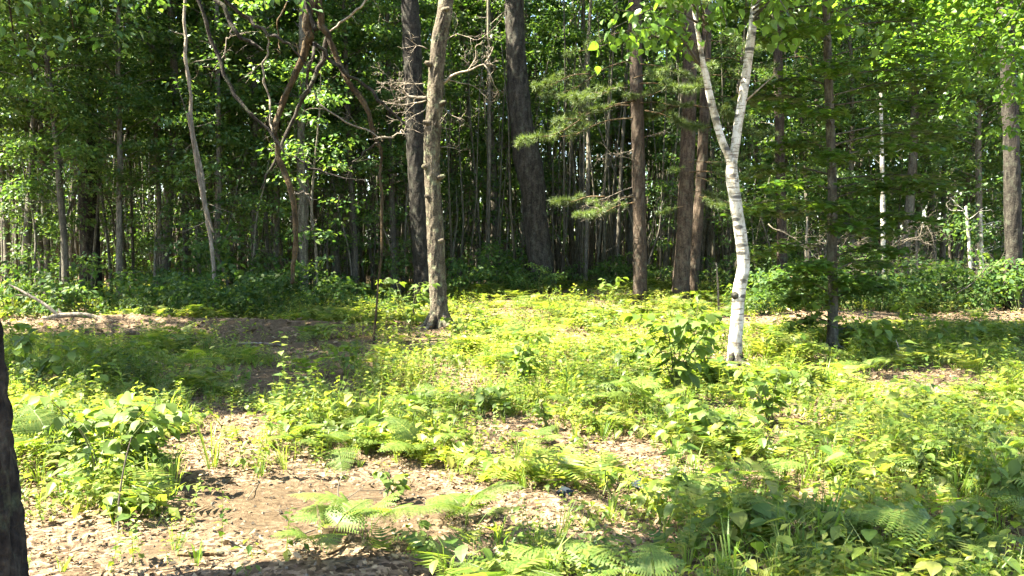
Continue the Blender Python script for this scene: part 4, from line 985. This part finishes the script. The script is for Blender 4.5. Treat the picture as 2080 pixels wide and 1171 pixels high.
# ------------------------------------------------------------------ broad-leaved shrubs: every leaf a part
LEAFM = [tri_mesh("leaf_blade", *HEART, m_plant), tri_mesh("leaf_blade", *OVATE, m_plant), tri_mesh("leaf_blade", *OVATE, m_plant), tri_mesh("leaf_blade", *MAPLE, m_plant)]
def shrub(px, py, w, h, nleaf, size, label, kinds=(0, 1), nst=4, group=None):
    p = G(px, py); g = np.random.default_rng(int(px * 7 + py))
    t = thing("shrub", label, "shrub", p, 0, group)
    m = p[1] / F; W, H = w * m / 2, h * m
    st = MB(); slots = []
    for k in range(nst):
        a = g.uniform(0, 6.28); e = np.array([math.cos(a) * W * g.uniform(.2, 1), math.sin(a) * W * .8 * g.uniform(.2, 1), H * g.uniform(.7, 1.05)])
        pth = spline([(g.normal(0, .03), g.normal(0, .03), -.02), e * [.35, .35, .55], e], 14); st.add(*tube(pth, [.007, .0025], 5))
        slots += [(pth[i], unit(pth[i] - pth[i - 1]), k) for i in range(4, 14)] + [(pth[13], unit(e), k)] * 2
    for i in range(nleaf):
        q, d, k = slots[g.integers(0, len(slots))]
        yaw = g.uniform(0, 6.28); off = np.array([-math.sin(yaw), math.cos(yaw), .15]) * g.uniform(.03, .5) * W * .5
        st.add(*tube([q, q + off], [.002, .0012], 3))
        link("leaf", LEAFM[kinds[g.integers(0, len(kinds))]], t, q + off, (g.normal(-.35, .3), g.normal(0, .3), yaw + g.normal(0, .3)), size * g.uniform(.6, 1.2))
    link("stem", st.mesh("stem", m_stem), t)
SHRUBS = [
    (215, 1000, 320, 190, 85, .105, "big sunlit broad-leaved shrub beside the dark near trunk", (0, 1), 8), (300, 985, 130, 160, 34, .11, "right-hand part-shaded shrub touching the big sunlit shrub", (0, 1), 4), (150, 960, 140, 140, 34, .09, "shrub between the big sunlit shrub and near trunk", (1, 1), 4),
    (800, 1010, 110, 60, 13, .075, "low shrub casting a black shadow on bare soil", (0, 1), 3), (985, 850, 70, 70, 9, .12, "plant with two large pale leaves in the weeds", (0,), 3), (1060, 800, 130, 110, 36, .13, "dark rounded shrub in the middle of the clearing", (0, 1), 5),
    (1370, 830, 260, 160, 90, .15, "large bright broad-leaved shrub to the left of the birch", (0, 1, 3), 8), (1430, 800, 100, 130, 34, .14, "dark-hearted shrub touching the birch foot", (0, 3), 4), (1290, 800, 110, 100, 24, .14, "shrub with drooping bright leaves left of the large bright one", (0, 1), 4),
    (1420, 900, 150, 90, 36, .13, "broad-leaved shrub below the large bright one", (0, 1), 5), (1560, 870, 150, 100, 40, .11, "sunny shrub just in front of the birch", (0, 1), 5), (1610, 820, 120, 70, 24, .11, "leafy shrub between birch and maple", (1,), 4), (1530, 800, 90, 45, 18, .12, "bright shrub right against the birch foot", (0,), 3),
    (1390, 1030, 110, 70, 16, .09, "lime-green leaves catching sun near the grey scrap", (0,), 3), (1560, 1110, 170, 80, 28, .10, "broad shaded leaves near the bottom right of centre", (0, 3), 4), (1870, 1130, 160, 90, 26, .11, "broad dark leaves low in the right corner", (0,), 4), (1960, 1120, 120, 90, 20, .10, "shaded shrub beside the broad dark leaves", (0, 1), 4), (2050, 1060, 110, 120, 22, .10, "shrub with long leaves at the right margin", (1,), 4), (1720, 1120, 150, 80, 24, .09, "shaded leafy shrub between the bottom leaves", (1, 3), 4),
    (1700, 1000, 150, 70, 28, .08, "small leafy shrub in dappled light", (1,), 4), (1890, 1010, 150, 100, 34, .08, "dense dark-leaved shrub in the right weeds", (1,), 5), (2000, 920, 130, 80, 24, .09, "leafy shrub in the right weeds near the shade", (1, 0), 4), (1800, 870, 130, 60, 22, .09, "low leafy shrub under the maple shade line", (1,), 4),
    (90, 800, 170, 100, 34, .13, "dark broad-leaved shrub in shade behind the near trunk", (0, 1), 5), (40, 760, 120, 100, 24, .13, "dark shrub half hidden by the near trunk", (0,), 4), (210, 770, 130, 70, 22, .12, "dark shrub in the left shade behind the big shrub", (0, 1), 4), (700, 760, 80, 60, 12, .12, "low shrub in the shade of the soil patch", (1,), 3), (480, 800, 60, 50, 10, .08, "small weed at the front of the soil patch", (1,), 3),
    (930, 690, 60, 40, 14, .12, "small shrub at the foot of the knobbly oak", (0, 1), 4), (830, 690, 110, 110, 40, .15, "dark shrub growing against the left of the oak", (0, 3), 5), (1650, 720, 110, 140, 44, .14, "dark leaves clustered left of the maple foot", (0, 3), 5), (1750, 740, 150, 90, 40, .14, "dark shrub in the maple shade", (0, 1), 5), (1840, 690, 120, 90, 30, .16, "dark shrub at the back of the maple shade", (0, 1), 4), (1580, 720, 120, 60, 24, .14, "dark shrub between birch and maple in shade", (0, 1), 4), (1950, 730, 150, 70, 30, .15, "dim shrub at the right of the maple shade", (1,), 4),
    (245, 1060, 50, 60, 8, .10, "few broad leaves at the foot of the thin grey twig", (0,), 2), (860, 1140, 90, 50, 10, .07, "small yellow-leaved seedling beside the bright front fern", (1,), 3), (1110, 870, 120, 60, 26, .07, "sunlit seedlings clump by the grass tuft", (1,), 4), (1230, 1000, 60, 60, 12, .06, "small seedling standing in pale litter", (1,), 2), (1500, 640, 110, 60, 26, .16, "small sunny shrub behind the birch", (0, 1), 4), (1240, 640, 70, 60, 14, .16, "small shrub in front of the first pine", (1,), 3), (1410, 700, 90, 100, 24, .15, "tall sunny shrub behind the large bright one", (0, 1), 4)]
for s in SHRUBS: shrub(s[0], s[1], s[2], s[3] * 1.1, int(s[4] * 2.1), s[5] * .88, *s[6:])

# ------------------------------------------------------------------ dead wood and small things on the ground
def stick(name, lst, rad, mat, label, lift=.0, Yl=None, kids=0, cat="stick", sides=8):
    pts = []
    for k, q in enumerate(lst):
        if len(q) == 3: pts.append(P(q[0], q[1], q[2]))
        else:
            p = G(q[0], q[1]); p[2] += lift; pts.append(p)
    b = pts[0].copy(); pts = [p - b for p in pts]
    n = max(12, 8 * len(lst)); pth = spline(pts, n); mb = MB(); g = np.random.default_rng(len(label) * 31 + n)
    mb.add(*tube(pth, rad, sides, .1, 3, n))
    for _ in range(kids): twigs(mb, pth[g.integers(3, n)], unit(pts[-1]) * .8 + g.normal(0, .6, 3) * [1, 1, .5], g.uniform(.1, .3), min(rad) * .7, 1, g, .3, 0, 1)
    return tag(link(name, mb.mesh(name, mat), None, b), label, cat)
# fallen forked limb on the far left: limb, side limb, splintered stub
b = G(118, 655); b[1] = 15.4; b[0] = (118 - CX) / F * 15.4; b[2] = float(gz(b[0], b[1]))
fl = thing("fallen_limb", "forked fallen limb lying in weeds before the shaded wood", "fallen limb", b)
for lst, rad, nm in [([(38, 658), (80, 655), (115, 642), (165, 640), (195, 645), (222, 660)], [.036, .04, .046, .042, .038, .034], "limb"), ([(118, 640), (85, 615), (50, 595), (18, 578)], [.03, .026, .022, .014], "branch"), ([(124, 640), (119, 627)], [.032, .008], "splinter"), ([(60, 600), (35, 600), (22, 606)], [.014, .01, .005], "branch")]:
    mb = MB(); mb.add(*tube(spline([P(a, c, 15.4) - b for a, c in lst], 40), rad, 12, .09, 4, len(lst))); link(nm, mb.mesh(nm, m_dead), fl)
stick("dead_wood", [(530, 822), (570, 830), (610, 843)], [.02, .028, .016], m_deadbrown, "reddish broken dead wood lying on the shaded soil", .02, cat="dead wood")
stick("dead_wood", [(592, 822), (615, 832), (640, 846)], [.012, .018, .01], m_dead, "paler short dead wood crossing the reddish piece", .03, cat="dead wood")
stick("stick", [(360, 1140), (400, 1143), (455, 1146)], [.012, .014, .009], m_deadbrown, "dark straight stick on bare soil close to the viewer", .012)
stick("stick", [(665, 1162), (690, 1148), (708, 1130)], [.008, .009, .005], m_deadbrown, "short bent dark stick below the pale fern", .012)
stick("stick", [(625, 1118), (650, 1085, 4.75), (672, 1045, 4.9), (686, 1018, 5.0), (688, 985, 5.05), (702, 955, 5.1)], [.0065, .006, .005, .0045, .003, .002], m_twig, "thin upright forked twig rising from the soil patch", .0, kids=3)
stick("stick", [(590, 1130), (612, 1112), (650, 1092)], [.004, .005, .003], m_twig, "thin dark twig lying at the foot of the forked twig", .012)
stick("stick", [(686, 1022, 5.0), (712, 1008, 5.05), (738, 990, 5.1)], [.004, .003, .002], m_twig, "fine side twig leaning from the forked twig", .0)
stick("stick", [(240, 1082), (240, 1035, 4.62), (246, 985, 4.62), (256, 930, 4.62), (268, 885, 4.62)], [.006, .006, .005, .004, .002], m_twig, "bare thin grey twig standing before the big left shrub")
stick("stick", [(470, 1075), (478, 1050, 5.0), (505, 1020), (525, 990)], [.004, .004, .003, .002], m_twig, "thin curved twig on the edge of the bare soil", .012, kids=1)
stick("stick", [(455, 1110), (480, 1125), (500, 1140)], [.005, .005, .003], m_twig, "short pale twig beside the straight dark stick", .012)
stick("stick", [(1395, 735, 9.6), (1415, 700, 9.6), (1435, 662, 9.6)], [.012, .011, .007], m_dead, "pale bare stick rising out of the large bright shrub")
stick("stick", [(1835, 745), (1825, 705, 10.9), (1820, 690, 10.9)], [.008, .006, .004], m_dead, "pale thin dead stem standing in the maple shade")
stick("stick", [(1160, 700, 15.5), (1190, 695, 15.5), (1240, 705, 15.5)], [.01, .012, .006], m_dead, "pale stick lying on the sunny track by the mound")
stick("stick", [(480, 700), (530, 698), (575, 702)], [.015, .018, .01], m_dead, "grey stick lying in front of the soil bank", .02)
stick("stick", [(843, 585, 16.9), (840, 640, 16.9), (838, 690, 16.9)], [.012, .014, .014], m_darkbark, "thin dark stem standing at the left of the oak foot")
stick("stick", [(1460, 640, 17), (1458, 580, 17), (1455, 535, 17)], [.02, .018, .014], m_dead, "short pale dead stem standing left of the birch")
def scrap(px, py, w, d, label):
    p = G(px, py); mb = MB(); m = p[1] / F; W, D = w * m, d * m * 4
    us = np.linspace(-.5, .5, 9); vs_ = np.linspace(-.5, .5, 6); g = np.random.default_rng(int(px))
    for s in (0, 1):
        V = [(u * W * (1 + .15 * math.sin(v * 7)), v * D * (1 - .3 * u), .03 + .018 * math.sin(u * 6 + v * 3) - s * .006) for v in vs_ for u in us]
        Fa = []
        for i in range(5):
            for j in range(8):
                a = i * 9 + j; q = [[a, a + 1, a + 10], [a, a + 10, a + 9]]; Fa += q if s == 0 else [t[::-1] for t in q]
        mb.add(V, Fa)
    rim = list(range(9)) + [9 * i + 8 for i in range(1, 6)] + list(range(52, 44, -1)) + [9 * i for i in range(4, 0, -1)]
    Fr = []
    for a, c in zip(rim, rim[1:] + rim[:1]): Fr += [[a, a + 54, c + 54], [a, c + 54, c]]
    mb.F.append(np.array(Fr))
    tag(link("plastic_scrap", mb.mesh("scrap", m_slate), None, p, (0, 0, .2)), label, "scrap")
scrap(1306, 978, 60, 16, "larger flat blue-grey scrap lying in pale leaf litter")
scrap(1148, 1000, 28, 10, "small flat blue-grey scrap on bare litter")

# ------------------------------------------------------------------ labels that tell repeats apart by their place along the wood
ORD = ["first", "second", "third", "fourth", "fifth", "sixth", "seventh", "eighth", "ninth", "tenth", "eleventh", "twelfth", "thirteenth", "fourteenth", "fifteenth", "sixteenth", "seventeenth", "eighteenth", "nineteenth", "twentieth"]
def ordinals():
    byl = {}
    for o in COL.objects:
        if o.parent is None and o.get("group") and str(o.name).split(".")[0] in ("leafy_tree", "sapling", "bush", "pole_tree"):
            byl.setdefault(o["label"], []).append(o)
    for lab, os_ in byl.items():
        if len(os_) < 2 or "deep in" in lab: continue
        os_.sort(key=lambda o: float(pix(o.location.x, o.location.y, 1.0)[0]))
        for k, o in enumerate(os_):
            w = ORD[k] if k < 20 else "twenty-" + ORD[k - 20]
            i = min(lab.find(q) for q in (" between ", " left of ", " right of ") if q in lab)
            d = lab[:i].replace(" edging the wood", " at the edge").replace(" in front of the wood", " at the front").replace(" under the tall trees", "").replace(" under the trees", "")
            o["label"] = f"{d}, {w} from left{lab[i:]}" if " left of " not in lab else f"{d}, {w} counted rightwards{lab[i:]}"
ordinals()
